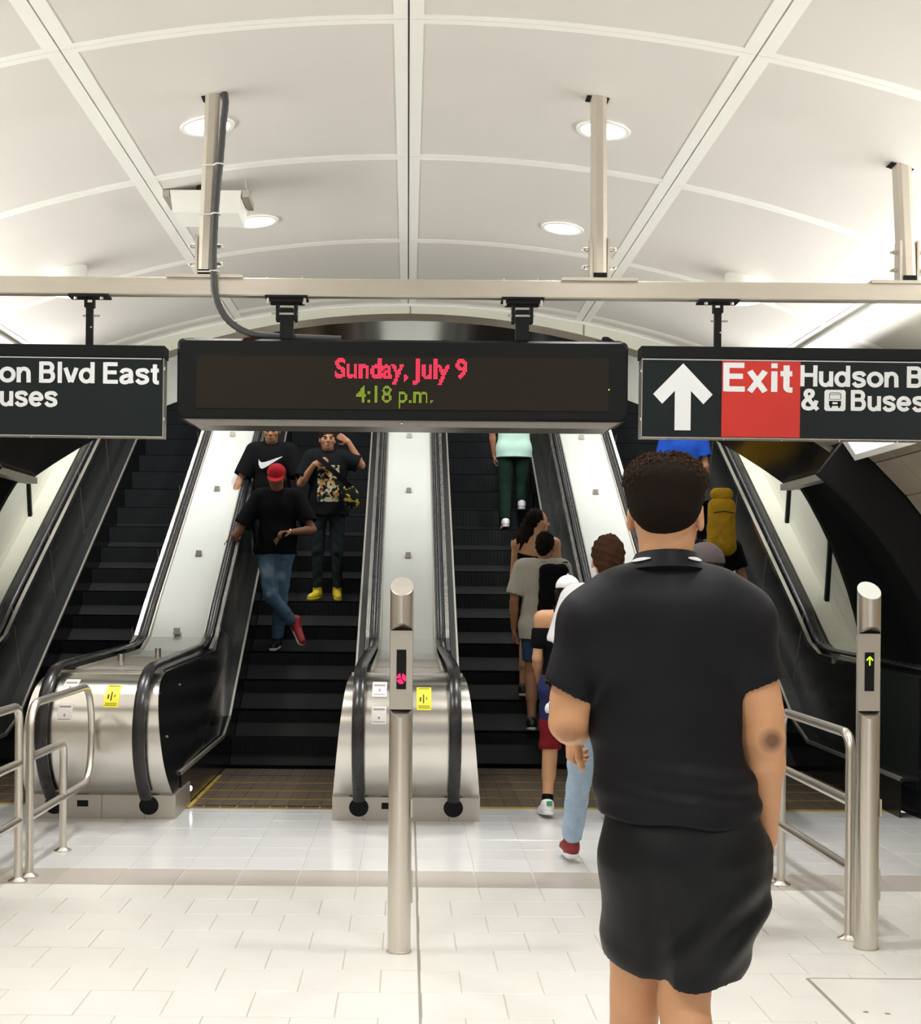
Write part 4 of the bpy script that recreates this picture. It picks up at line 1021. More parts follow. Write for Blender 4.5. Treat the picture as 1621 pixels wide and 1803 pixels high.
def body_sdf(J, f, fem=False, faces=(0, 0, 0), hands=None, bare_feet=False, hair_head=True):
    s = SDF(); sw = .92 if fem else 1.0
    # legs
    for S in 'LR':
        h, kn, an, to = J['hp'+S], J['kn'+S], J['an'+S], J['to'+S]
        s.cone(h, kn, .072*f, .050*f, .02); 
        dd = an-kn; back = np.cross(np.cross(dd, V3(0, 1, 0)), dd); back = -back/(np.linalg.norm(back)+1e-9)
        s.cone(kn, an, .050*f, .036*f, .02); s.cone(kn+dd*.12+back*.012*f, kn+dd*.48+back*.014*f, .048*f, .044*f, .03)
        fw = to-an; fw = fw/(np.linalg.norm(fw)+1e-9)
        s.cone(an+V3(0, 0, -.035*f)-fw*.035*f, an+V3(0, 0, -.03*f), .032*f, .036*f, .02); s.cone(an+V3(0, 0, -.02*f), to, .036*f, .024*f, .02, (1.15, 1, .8))
    # trunk
    hip, wa, ch, nk = J['hip'], J['waist'], J['chest'], J['neck']
    s.cone(hip+V3(-.055, 0, 0)*f, hip+V3(.055, 0, 0)*f, .090*f, .090*f, .03, (1, .85, .95))
    s.cone(J['hpL']+V3(0, -.02, .0), J['hpR']+V3(0, -.02, .0), .076*f, .076*f, .02)
    s.cone(hip, wa, .105*f, (.088 if fem else .102)*f, .04, (1.1, .80, 1)); s.cone(wa, ch, (.090 if fem else .105)*f, .116*f*sw, .04, (1.12, .78, 1))
    s.cone(ch+V3(-.05, 0, .02)*f, ch+V3(.05, 0, .02)*f, .105*f*sw, .105*f*sw, .05, (1.1, .88, 1.1))
    if fem:
        for sx in (-1, 1): s.ell(ch+V3(sx*.062, .085, -.01)*f, (.05*f, .05*f, .05*f), .03)
    s.cone(J['shL']*.75+ch*.25+V3(0, 0, .03*f), J['shR']*.75+ch*.25+V3(0, 0, .03*f), .062*f, .062*f, .05)
    s.cone(nk+V3(0, -.005, -.03)*f, J['shL']+V3(.03, 0, .0)*f, .05*f, .045*f, .03); s.cone(nk+V3(0, -.005, -.03)*f, J['shR']+V3(-.03, 0, .0)*f, .05*f, .045*f, .03)
    hd = J['head']; s.cone(nk+V3(0, 0, -.03)*f, hd+V3(0, -.01, -.06)*f, (.050 if fem else .058)*f, (.046 if fem else .054)*f, .02)
    # arms
    for S in 'LR':
        sh, el, wr = J['sh'+S], J['el'+S], J['wr'+S]
        s.ell(sh, (.055*f*sw, .055*f*sw, .058*f*sw), .03); s.cone(sh, el, .050*f*sw, .038*f*sw, .03)
        m = el+(wr-el)*.28; s.cone(el, m, .038*f*sw, .040*f*sw, .015); s.cone(m, wr, .040*f*sw, .026*f*sw, .015, (1, 1, 1))
        dd = (wr-el)/np.linalg.norm(wr-el); H = (hands or {}).get(S, {})
        sd = -1 if S == 'R' else 1
        hand(s, wr, H.get('d', dd), H.get('n', (-1 if S == 'R' else 1, 0, 0)), H.get('side', sd), f, H.get('curl', .45))
    return s
def head_sdf(s, J, f, yaw=0., pitch=0., tilt=0.):
    """head with face; yaw turns toward the figure's left (+), pitch looks down (-)"""
    R = np.array((Matrix.Rotation(yaw, 3, 'Z') @ Matrix.Rotation(tilt, 3, 'Y') @ Matrix.Rotation(pitch, 3, 'X')))
    c = J['head']; P = lambda x, y, z: c+R@(V3(x, y, z)*f)
    rot = tuple((Matrix.Rotation(yaw, 3, 'Z') @ Matrix.Rotation(tilt, 3, 'Y') @ Matrix.Rotation(pitch, 3, 'X')).to_euler())
    s.ell(P(0, -.012, .025), (.076*f, .092*f, .088*f), .02, rot=rot)
    s.ell(P(0, .022, -.03), (.060*f, .068*f, .085*f), .03, rot=rot)
    s.ell(P(0, .055, -.085), (.030*f, .028*f, .026*f), .03, rot=rot)
    s.cone(P(-.03, .073, .022), P(.03, .073, .022), .012*f, .012*f, .012)
    s.cone(P(0, .088, .012), P(0, .107, -.025), .008*f, .013*f, .010); s.cone(P(-.012, .096, -.03), P(.012, .096, -.03), .008*f, .008*f, .008)
    s.cone(P(-.016, .085, -.056), P(.016, .085, -.056), .008*f, .008*f, .006); s.cone(P(-.013, .085, -.066), P(.013, .085, -.066), .008*f, .008*f, .006)
    for sx in (-1, 1):
        s.ell(P(sx*.030, .087, .000), (.015*f, .010*f, .009*f), .004, 's'); s.ell(P(sx*.046, .058, -.022), (.02*f, .02*f, .02*f), .02, rot=rot)
        s.ell(P(sx*.079, -.005, -.012), (.009*f, .019*f, .031*f), .006, rot=rot); s.ell(P(sx*.087, -.003, -.008), (.006*f, .011*f, .018*f), .005, 's', rot=rot)
    return P
def face_bits(body, P, f, skin_lips=True):
    mb = MB()
    for sx in (-1, 1): mb.sphere(P(sx*.030, .083, .001), .0095*f, 8, sc=(1.15, .6, .75))
    part('eyes', mb, CL['eye'], body, True)
    mb = MB()
    for sx in (-1, 1): mb.tube([P(sx*.014, .090, .020), P(sx*.032, .090, .025), P(sx*.048, .078, .020)], .0035*f, 5)
    part('eyebrows', mb, CL['hair'], body)
    mb = MB(); mb.tube([P(-.021, .090, -.060), P(0, .0955, -.0605), P(.021, .090, -.060)], [.003*f, .005*f, .003*f], 6); part('lips', mb, CL['lips'], body)
def tee_sdf(J, f, g=.016, slv=.62, hem=None, fem=False, flare=.0, wrinkle=.006, seed=0, neck_cut=True):
    s = SDF(); hip, wa, ch, nk = J['hip'], J['waist'], J['chest'], J['neck']; sw = .94 if fem else 1
    hem = hip[2]-.04*f if hem is None else hem
    b = V3(hip[0], hip[1], hem-.05)
    s.cone(b, wa, (.120+flare)*f+g, (.116+flare*.5)*f*sw+g, .05, (1.18, .82, 1)); s.cone(wa, ch, .117*f*sw+g, .128*f*sw+g, .05, (1.14, .80, 1))
    if hem < hip[2]: s.cone(J['hpL']+V3(0, -.02, 0), J['hpR']+V3(0, -.02, 0), .094*f+g, .094*f+g, .03)
    s.cone(ch+V3(-.05, 0, .02)*f, ch+V3(.05, 0, .02)*f, .108*f*sw+g, .108*f*sw+g, .05, (1.1, .88, 1.1))
    s.cone(J['shL']*.75+ch*.25+V3(0, 0, .03*f), J['shR']*.75+ch*.25+V3(0, 0, .03*f), .062*f+g, .062*f+g, .05)
    for S in 'LR': s.cone(nk+V3(0, -.005, -.035)*f, J['sh'+S]+V3(.02 if S == 'L' else -.02, 0, .0)*f, .050*f+g*.7, .046*f+g, .03)
    s.plane((0, 0, hem), (0, 0, -1))
    if neck_cut: s.ell(nk+V3(0, .012, .055)*f, (.066*f, .068*f, .05*f), .012, 's')
    for S in 'LR':
        sh, el = J['sh'+S], J['el'+S]
        if slv > 0:
            a = SDF(); d = (el-sh); L = np.linalg.norm(d); u = d/L; e = sh+d*slv
            s.p += [('c', sh, e, (.055+.0)*f+g, (.056)*f+g*1.25, .03, V3(1, 1, 1), 'u')]
            R_ = .11*f
            # cut the rounded end flat and keep a slightly hollow cuff
            s.cone(e+u*.052*f, e+u*.12*f, .085*f, .085*f, .004, op='s')
    if wrinkle:
        def w_(X, Y, Z): 
            return wrinkle*(np.sin(Z*38+4*np.sin(X*9+seed)+seed)*.5+np.sin(Z*22+X*26+3*np.sin(Y*11)+seed*2)*.35)*np.clip((ch[2]-Z)/.25+.2, .15, 1)
        s.fn(w_)
    return s
def pants_sdf(J, f, g=.012, frac=1.0, top=None, loose=.0, wrinkle=.004, seed=0):
    """frac: how far down the leg (0 crotch, .5 knee, 1 ankle)"""
    s = SDF(); hip = J['hip']; top = hip[2]+.05*f if top is None else top
    s.cone(hip+V3(-.055, 0, .02)*f, hip+V3(.055, 0, .02)*f, .108*f+g, .108*f+g, .04, (1, .86, 1))
    s.cone(J['hpL']+V3(0, -.02, 0), J['hpR']+V3(0, -.02, 0), .09*f+g, .09*f+g, .03)
    s.cone(hip, hip+V3(0, 0, .12)*f, .115*f+g, .110*f+g, .03, (1.1, .8, 1))
    for S in 'LR':
        h, kn, an = J['hp'+S], J['kn'+S], J['an'+S]
        if frac <= .5:
            e = h+(kn-h)*(frac/.5); s.cone(h, e, .084*f+g, (.084-.026*frac/.5)*f+g+loose, .03)
            u = (kn-h)/np.linalg.norm(kn-h); s.cone(e+u*.075*f, e+u*.2*f, .11*f, .11*f, .004, op='s')
        else:
            s.cone(h, kn, .084*f+g, .058*f+g+loose, .03); e = kn+(an-kn)*((frac-.5)/.5); s.cone(kn, e, .058*f+g+loose, .044*f+g+loose, .02)
            u = (an-kn)/np.linalg.norm(an-kn); s.cone(e+u*.06*f, e+u*.14*f, .085*f, .085*f, .004, op='s')
    s.plane((0, 0, top), (0, 0, 1))
    if wrinkle:
        s.fn(lambda X, Y, Z: wrinkle*(np.sin(Z*55+6*np.sin(X*14+seed))*.5+np.sin(Z*31+X*30+seed)*.4))
    return s
def shoes(parent, J, f, up, sole=None, res=.008, high=False, tab=None, which='LR', name='shoe', lab=None):
    for S in which:
        an, to = J['an'+S], J['to'+S]; fw = to-an; fw = fw-V3(0, 0, 0); L = np.linalg.norm(fw); fw = fw/L
        # foot frame: sole plane through heel and toe
        heel = an+V3(0, 0, -.052*f)-fw*.045*f; toe = to+fw*.02*f
        dirn = toe-heel; dirn /= np.linalg.norm(dirn); side = np.cross(dirn, V3(0, 0, 1)); side /= np.linalg.norm(side)+1e-9; upv = np.cross(side, dirn)
        s = SDF(); s.cone(heel+upv*.022*f, heel+upv*.05*f+dirn*.01*f, .036*f, .037*f, .02); s.cone(heel+dirn*.03*f+upv*.03*f, toe-dirn*.03*f+upv*.012*f, .040*f, .037*f, .02)
        s.cone(an+V3(0, 0, -.01)*f, an+V3(0, 0, .015 if not high else .055)*f, .045*f, .046*f, .02)
        s.plane(heel-upv*.006*f, -upv)
        o = sdf_part(name, s, res, up, parent, lab)
        s = SDF(); s.cone(heel-upv*.004*f+dirn*.005*f, toe-dirn*.03*f-upv*.004*f, .039*f, .040*f, .01); 
        s.plane(heel-upv*.020*f, -upv); s.plane(heel+upv*.008*f, upv)
        sdf_part('sole', s, res*.8, sole or CL['sole'], o)
        if tab:
            mb = MB(); c = heel+upv*.062*f-dirn*.036*f; mb.loft([[tuple(c+side*a*f+upv*b*f+dirn*z*f) for a, b in ((-.018, -.016), (.018, -.016), (.018, .016), (-.018, .016))] for z in (-.006, .02)]); part('heel_tab', mb, tab, o)
def cap_parts(parent, P, f, m, back=False, res=.007, brim=True):
    s = SDF(); s.ell(P(0, -.012, .036), (.089*f, .106*f, .090*f), .01)
    c = P(0, 0, .028); n = P(0, 0, 1)-P(0, 0, 0); n = n/np.linalg.norm(n); s.plane(c, -n)
    o = sdf_part('cap', s, res, m, parent)
    mb = MB(); mb.sphere(P(0, -.012, .131), .007*f, 8); part('cap_button', mb, m, o)
    if brim:
        sg = -1 if back else 1; mb = MB(); out = []
        for z in (.026, .034):
            out.append([tuple(P(.078*math.sin(a), sg*(.06+.105*math.cos(a)*1.0), z-.012*(math.cos(a)))) for a in [math.radians(-90+180*k/12) for k in range(13)]])
        mb.loft(out); part('brim', mb, m, o, True)
    return o
def short_hair(parent, P, f, m, res=.006, top=.02, low=-.05, noise=.006, capped=False):
    s = SDF(); s.ell(P(0, -.020, .034), (.084*f, .096*f+.004, .090*f+top*.6), .02)
    s.cone(P(0, -.06, -.02), P(0, -.055, low), .052*f, .040*f, .03, (1.15, 1, 1))
    d = P(0, 1, 0)-P(0, 0, 0); s.ell(P(0, .13, -.055), (.115*f, .11*f, .095*f), .02, 's'); 
    s.fn(lambda X, Y, Z: noise*(np.sin(X*160)*np.sin(Y*150+Z*40)+.6*np.sin(Z*170+X*60)))
    if capped: s.plane(P(0, 0, .034), P(0, 0, 1)-P(0, 0, 0))
    return sdf_part('hair', s, res, m, parent)
def long_hair(parent, P, f, m, res=.007, down=.42, drift=(0, 0), capped=False):
    s = SDF(); s.ell(P(0, -.018, .034), (.086*f, .100*f, .096*f), .02); s.ell(P(0, .135, -.05), (.085*f, .11*f, .10*f), .02, 's')
    a = P(0, -.055, -.02); e = a+V3(drift[0], drift[1]-.05, -down*f)
    s.cone(a, a+(e-a)*.5, .075*f, .085*f, .03, (1.15, .62, 1)); s.cone(a+(e-a)*.5, e, .085*f, .035*f, .03, (1.1, .55, 1))
    s.fn(lambda X, Y, Z: .005*np.sin(X*150+6*np.sin(Z*9)))
    if capped: s.plane(P(0, 0, .034), P(0, 0, 1)-P(0, 0, 0))
    return sdf_part('hair', s, res, m, parent)
def person(label, loc, rz, J, f, skin_m, yaw=0, pitch=0, tilt=0, res=.009, fem=False, hands=None, cat='person'):
    t = thing('person', label, cat, loc, rz)
    s = body_sdf(J, f, fem, hands=hands); P = head_sdf(s, J, f, yaw, pitch, tilt)
    b = sdf_part('body', s, res, skin_m, t); b['label'] = 'bare skin'
    return t, b, P
# ================================================================== THE MAN IN BLACK (foreground, seen from behind)
YM = 3.29
def mp(u, v, dy=0.0):
    p = at(u, v, YM+dy); return V3(p.x, p.y, p.z)
base = at(1185, 1800, YM); BX = base.x
def loc_(p): return p-V3(BX, YM, 0)
def q_(u, v, dy=0.0): return loc_(mp(u, v, dy))
man = thing('person', 'young man with curly dark hair in black tee and shorts walking away in front', 'person', (BX, YM, 0))
s = SDF()
hipc = q_(1195, 1460); wst = q_(1185, 1330); chs = q_(1178, 1130); nck = q_(1172, 1000, -.01)
shL = q_(1038, 1092, 0); shR = q_(1308, 1088, 0); elL = q_(1000, 1272, -.02); elR = q_(1346, 1300, -.05)
wrL = q_(1020, 1292, .19); wrR = q_(1348, 1478, .06)
hpL = q_(1130, 1500); hpR = q_(1225, 1500)
knL = q_(1118, 1735, .12); knR = q_(1203, 1765, .0)
anL = V3(knL[0]-.01, knL[1]+.06, .10); anR = V3(knR[0]+.01, knR[1]-.17, .13)
# torso and limbs as one body
s.cone(hipc+V3(-.05, 0, 0), hipc+V3(.05, 0, 0), .10, .10, .04, (1, .85, 1)); s.cone(hipc, wst, .115, .115, .05, (1.12, .78, 1)); s.cone(wst, chs, .13, .145, .05, (1.2, .75, 1))
s.cone(shL*.8+chs*.2, shR*.8+chs*.2, .075, .075, .05); s.cone(nck, shL+V3(.04, 0, 0), .05, .05, .04); s.cone(nck, shR+V3(-.04, 0, 0), .05, .05, .04)
s.cone(nck+V3(0, 0, -.05), q_(1172, 905, 0), .064, .060, .02)
hc = q_(1172, 903, .0)
yaw = -.38
RH = np.array(Matrix.Rotation(yaw, 3, 'Z')); fh = 1.06
HJ = {'head': hc}
PH = head_sdf(s, HJ, fh, yaw, 0.02, 0)
for (sh, el, wr) in ((shL, elL, wrL), (shR, elR, wrR)):
    s.ell(sh, (.052, .052, .056), .03); s.cone(sh, el, .052, .043, .03); m_ = el+(wr-el)*.25
    s.cone(sh+(el-sh)*.45+V3(0, -.012, 0), el+V3(0, 0, .06), .046, .040, .03)
    s.cone(el, m_, .042, .044, .02); s.cone(m_, wr, .043, .027, .02)
hand(s, wrL, (-.25, .75, -.62), (1, .1, -.15), 1, .85, .85); hand(s, wrR, (.1, .35, -.95), (-1, 0, 0), -1, 1.0, .3)
for h, kn, an in ((hpL, knL, anL), (hpR, knR, anR)):
    s.cone(h, kn, .092, .060, .03); d = an-kn
    s.cone(kn, an, .055, .038, .02); s.cone(kn+d*.14+V3(0, -.018, 0), kn+d*.46+V3(0, -.020, 0), .055, .050, .03)
    s.cone(kn+V3(-.022, -.03, .06), kn+V3(-.020, -.030, -.05), .022, .018, .02); s.cone(kn+V3(.022, -.03, .06), kn+V3(.020, -.030, -.05), .022, .018, .02)
toL = V3(anL[0]-.02, anL[1]+.17, .03); toR = V3(anR[0]+.02, anR[1]+.16, .03)
for an, to in ((anL, toL), (anR, toR)): s.cone(an, to, .036, .026, .02)
mskin = mat('tan skin of the man in black', (.60, .315, .165), .48, var=.06, scale=7, spec=.35, bump=.08, bscale=140)
# darker elbow mark and skin tone variation
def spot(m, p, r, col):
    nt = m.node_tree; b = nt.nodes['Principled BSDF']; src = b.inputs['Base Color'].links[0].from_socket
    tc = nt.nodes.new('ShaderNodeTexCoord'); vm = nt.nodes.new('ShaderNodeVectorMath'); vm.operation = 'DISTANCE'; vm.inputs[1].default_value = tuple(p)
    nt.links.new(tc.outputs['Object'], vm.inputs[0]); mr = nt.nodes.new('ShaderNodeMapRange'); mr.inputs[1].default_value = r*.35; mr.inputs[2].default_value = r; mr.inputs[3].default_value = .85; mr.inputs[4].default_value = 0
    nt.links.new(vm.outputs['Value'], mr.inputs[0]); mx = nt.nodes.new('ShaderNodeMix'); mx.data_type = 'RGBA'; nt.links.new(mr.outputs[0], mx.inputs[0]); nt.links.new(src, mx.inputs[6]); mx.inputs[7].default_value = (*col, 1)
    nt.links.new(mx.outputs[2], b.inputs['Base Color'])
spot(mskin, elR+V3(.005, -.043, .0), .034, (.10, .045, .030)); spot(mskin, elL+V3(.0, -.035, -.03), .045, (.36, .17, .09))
mbody = sdf_part('body', s, .0052, mskin, man); mbody['label'] = 'tan bare skin'
face_bits(mbody, PH, fh)
# hair: short fade with a curly top
s = SDF()
hp_ = lambda u, v, dy=0: q_(u, v, dy)
s.ell(q_(1170, 868, -.004), (.090, .112, .088), .02); s.ell(q_(1171, 893, -.02), (.080, .098, .066), .02)
s.ell(q_(1171, 846, .0), (.094, .103, .052), .03)
s.cone(q_(1170, 893, -.038), q_(1168, 907, -.042), .062, .052, .02, (1.08, .9, 1))
s.ell(hc+RH@V3(0, .155, -.055), (.115, .12, .10), .02, 's')
for sx in (-1, 1): s.ell(hc+RH@V3(sx*.088, .014, -.018), (.022, .034, .048), .008, 's')
s.fn(lambda X, Y, Z: 0.0003*(np.sin(X*400)*np.sin(Z*390)+np.sin(Y*380+Z*90)))
for i in range(90):
    a_ = 2.399963*i; z_ = 1-(i+.5)/90*1.12; r_ = math.sqrt(max(0, 1-z_*z_))
    s.ell(q_(1171, 847, .0)+V3(.090*r_*math.cos(a_), .098*r_*math.sin(a_), .054*z_), (.0125, .0125, .0115), .006)
hair = sdf_part('hair', s, .005, CL['hair'], man); hair['label'] = 'short dark fade under the curls'
rnd = random.Random(5); cu = MB()
for i in range(2000):
    a = rnd.uniform(0, 2*math.pi); z = rnd.uniform(-.15, 1)**1 if True else 0; z = max(z, -.15)
    rr = math.sqrt(max(0, 1-(z*.97)**2)); px = .092*rr*math.cos(a); py = .098*rr*math.sin(a); pz = .056*z
    c = q_(1171, 849, .0)+V3(px, py, pz-.002*(1-z))
    nrm = V3(px/.0085, py/.0096, pz/.0044*1.4+.6); nrm = nrm/np.linalg.norm(nrm)
    t1 = np.cross(nrm, V3(rnd.uniform(-1, 1), rnd.uniform(-1, 1), rnd.uniform(-1, 1))); t1 /= np.linalg.norm(t1); t2 = np.cross(nrm, t1)
    R0 = rnd.uniform(.0036, .0062); ph = rnd.uniform(0, 6.28); pts = []
    ln = rnd.uniform(.010, .023)*(.7+.4*max(z, 0))
    for k in range(10):
        t = k/9; pts.append(c+nrm*(ln*t-.004)+(t1*math.cos(ph+t*9.5)+t2*math.sin(ph+t*9.5))*R0)
    cu.tube(pts, [.0017]*9+[.0008], 4)
o = part('curls', cu, CL['hair_curl'], hair, False); o['kind'] = 'stuff'
# T-shirt
s = SDF(); g = .02
s.cone(q_(1192, 1470), q_(1190, 1400), .146, .146, .03, (1.22, .86, 1))
s.cone(q_(1190, 1400), q_(1178, 1270), .150, .140, .05, (1.22, .84, 1)); s.cone(q_(1178, 1270), q_(1175, 1120), .142, .155, .05, (1.24, .80, 1))
s.cone(q_(1085, 1105), q_(1262, 1105), .125, .125, .05, (1, .85, 1))
s.cone(q_(1110, 1070), q_(1240, 1070), .095, .095, .05, (1, 1, 1))
for (sh, el, cuff, k_) in ((shL, elL, q_(1000, 1205, -.02), -1), (shR, elR, q_(1334, 1192, -.03), 1)):
    s.cone(nck+V3(k_*.015, -.005, -.025), sh+V3(-k_*.015, 0, -.012), .060, .066, .03)
    s.ell(sh+V3(-k_*.004, 0, -.004), (.078, .08, .078), .03); s.cone(sh+V3(0, 0, -.012), cuff, .072, .062, .03, (1, 1.1, 1))
    u = (cuff-sh)/np.linalg.norm(cuff-sh); s.cone(cuff+u*.060+V3(k_*.0, 0, 0), cuff+u*.17, .066, .08, .004, op='s'); s.cone(cuff-u*.00, cuff+u*.06, .048, .055, .008, op='s')
zh = q_(1190, 1440)[2]; s.plane((0, 0, zh), (-.06, 0, -1))
s.cone(nck+V3(0, .01, .025), nck+V3(0, .0, .10), .062, .070, .010, op='s')
zc1, zc2 = q_(1200, 1440)[2], q_(1200, 1290)[2]
def folds(X, Y, Z):
    t = np.clip((zc2-Z)/(zc2-zc1), 0, 1.2)
    xx = X-q_(1210, 1370)[0]
    w = np.sin((Z+.22*np.abs(xx)+.10*xx)*92+2.2*np.sin(X*13+1.0))*.0085*np.clip(t*1.3, 0, .9)*np.exp(-(xx/.16)**2)*np.clip((Z-zc1)/.05, .15, 1)
    w = w+np.sin((Z-.5*X)*46+3*np.sin(X*8))*.004*np.clip(t+.1, 0, 1)
    w = w+.003*np.sin(X*34+Z*9+1.5*np.sin(Z*7))*np.clip((q_(1200, 1050)[2]-Z)/.1, 0, 1)
    return w
s.fn(folds)
tee = sdf_part('t_shirt', s, .0055, CL['black_tee'], man); tee['label'] = 'black short sleeved T-shirt'
# collar band with two white slashes
mb = MB(); pts = []
for k in range(25):
    a = math.radians(-208+236*k/24+0); pts.append(nck+V3(.068*math.cos(a), .070*math.sin(a)+.004, .020+.012*(-math.sin(a)) ))
ring = MB(); rr = []
for p in pts:
    d = (p-nck); d[2] = 0; d /= np.linalg.norm(d); rr.append([tuple(p+d*.000+V3(0, 0, .012)), tuple(p+d*.004+V3(0, 0, .012)), tuple(p+d*.026+V3(0, 0, -.028)), tuple(p+d*.010+V3(0, 0, -.036))])
ring.loft(rr); part('collar', ring, CL['black_tee'], tee, True)
def slash(a0, a1, w0):
    m_ = MB(); L = []
    for k in range(9):
        t = k/8; a = math.radians(a0+(a1-a0)*t); w = w0*math.sin(math.pi*(.12+.8*t)); d = V3(math.cos(a), math.sin(a), 0)
        c = nck+V3(.068*math.cos(a), .070*math.sin(a)+.004, .020-.012*math.sin(a)); mid = c+d*.0185+V3(0, 0, -.008)
        L.append([tuple(mid+V3(0, 0, w)-d*w*.45), tuple(mid+V3(0, 0, -w)+d*w*.45), tuple(mid+V3(0, 0, -w)+d*(w*.45+.0015)), tuple(mid+V3(0, 0, w)-d*(w*.45-.0015))])
    m_.loft(L); part('white_slash', m_, CL['white'], tee, label='white flash on the collar')
slash(196, 236, .0042); slash(-64, -30, .0042)
# shorts
s = SDF()
s.cone(q_(1190, 1420), q_(1200, 1500), .140, .150, .04, (1.22, .80, 1))
s.cone(q_(1155, 1510), q_(1140, 1640, .06), .140, .118, .04, (.95, .95, 1)); s.cone(q_(1140, 1640, .08), q_(1128, 1725, .13), .108, .078, .03)
s.cone(q_(1240, 1510), q_(1232, 1640, .0), .150, .135, .04, (.98, .9, 1)); s.cone(q_(1236, 1640), q_(1214, 1775, 0), .118, .088, .010, (1, 1, 1))
s.cone(q_(1318, 1500, .03), q_(1312, 1570, .03), .050, .052, .04)
s.cone(q_(1300, 1560, .02), q_(1262, 1650, .0), .062, .06, .05)
s.cone(q_(1198, 1770, .03)+V3(0, 0, -.002), q_(1198, 1900, .03), .2, .2, .004, op='s') if False else None
tilt_n = V3(.10, .55, -1)
hemR = q_(1215, 1752, -.1); s.plane(hemR, (.12, .15, -1), tuple(q_(1152, 1800, -.3)-V3(0, .2, .3)), tuple(q_(1420, 1600, .3)+V3(0, .3, 0)))
hemL = q_(1118, 1708, .05); s.plane(hemL, (-.42, .12, -.9), tuple(q_(1000, 1800, -.3)-V3(0, .2, .3)), tuple(q_(1152, 1600, .3)+V3(0, .3, 0)))
s.plane(q_(1200, 1405), (0, 0, 1))
s.cone(q_(1212, 1735, .0), q_(1212, 1830, .0), .070, .075, .004, op='s'); s.cone(q_(1128, 1690, .10), q_(1128, 1790, .12), .060, .062, .004, op='s')
s.chain([q_(1149, 1540, -.150), q_(1150, 1640, -.105), q_(1152, 1770, -.045)], [.008, .024, .040], .022, op='s')
def sf(X, Y, Z):
    c = q_(1250, 1600)
    w = .0075*np.sin((Z-.9*(X-c[0]))*52+2*np.sin(X*10+Z*5))*np.clip((q_(1200, 1500)[2]-Z)/.15, 0, 1)*np.clip((Z-q_(1200, 1740)[2])/.12, .1, 1)*np.clip((X-q_(1100, 1600)[0])/.12, .12, 1)
    return w+.0018*np.sin(Z*30+X*40)-.004*np.exp(-((X-q_(1150, 1700)[0])/.008)**2)*0
s.fn(sf)
sh_ = sdf_part('shorts', s, .0055, CL['shorts'], man); sh_['label'] = 'black knee length shorts'
# back pocket flap
pf = MB(); a = q_(1208, 1458, -.125); b2 = q_(1312, 1452, -.105)
shoes(man, {'anL': anL+V3(0, 0, -.01), 'anR': anR+V3(0, 0, -.01), 'toL': toL, 'toR': toR}, 1.05, CL['shoe_b'])
# ================================================================== THE OTHER PEOPLE
def stand(u, v, dz=0.0, phase=0.0):
    """point on the escalator tread under pixel (u,v)"""
    p = on_incline(u, v); Y = p.y
    return Vector((p.x, Y, step_top(Y, phase)+dz))
def hold(root_label, cat, loc, rz=0, name='backpack'):
    return thing(name, root_label, cat, loc, rz)
PI = math.pi
# ---- man in red cap coming down, ripped jeans, legs crossed, arm out to the handrail
p = stand(503, 1130, 0, .147); s_px = FPX/p.y
J, f = pose(1.76, hip=(.02, -.02, .95), hpR=(.10, 0, .92), hpL=(-.06, 0, .92), knR=(.05, .13, .52), anR=(-.19, .12, .24), toR=(-.25, .20, .09),
            knL=(-.03, .0, .48), anL=(-.0, -.03, .085), toL=(.02, .13, .03), elL=(-.33, .06, 1.13), wrL=(-.14, .24, 1.10),
            elR=(.36, .06, 1.10), wrR=(.47, .10, .97), head=(.01, .05, 1.62))
# facing the camera: local +x is the viewer's left
t, b, P = person('man in red cap and ripped blue jeans riding down, hand on the rail', (p.x-.09, p.y+.05, p.z), PI, J, f, SK['brown'], yaw=.0, pitch=-.45,
                 hands={'L': {'d': (.75, .5, 0), 'n': (0, 0, -1), 'curl': .7}, 'R': {'d': (.15, .5, -.7), 'n': (-.3, 0, -.9), 'curl': .35}})
face_bits(b, P, f); cap_parts(t, P, f, CL['red'])
sdf_part('t_shirt', tee_sdf(J, f, g=.024, slv=.75, hem=.90*f, flare=.02, seed=2), .009, CL['black'], t)
def torn(m, spots):
    for c, r in spots: spot(m, c, r, (.20, .27, .34))
jm = cloth('ripped faded denim', (.07, .125, .19), .5); torn(jm, [((.06*f, .20*f, .53*f), .035), ((.09*f, .11*f, .74*f), .09), ((-.05*f, .10*f, .70*f), .06)])
sdf_part('jeans', pants_sdf(J, f, g=.010, frac=.97, seed=1), .009, jm, t)
shoes(t, J, f, CL['red_l'], which='R', high=True, name='sneaker', lab='red and white high sneaker'); shoes(t, J, f, CL['shoe_b'], which='L', high=True, name='sneaker')
# small bag print: light patch and bracelet
mb = MB(); c = J['wrL']; mb.tube([tuple(c+V3(.0, .03*math.cos(a), .03*math.sin(a))*f) for a in [2*PI*k/12 for k in range(13)]], .005, 6); part('bracelet', mb, CL['metal'], t)
mb = MB(); mb.loft([[(-.03, y, 1.03*f), (.0, y, .98*f), (.025, y, 1.03*f), (-.025, y, 1.07*f)] for y in (.150, .156)]); part('shirt_print', mb, cloth('tan print', (.22, .13, .06)), t)
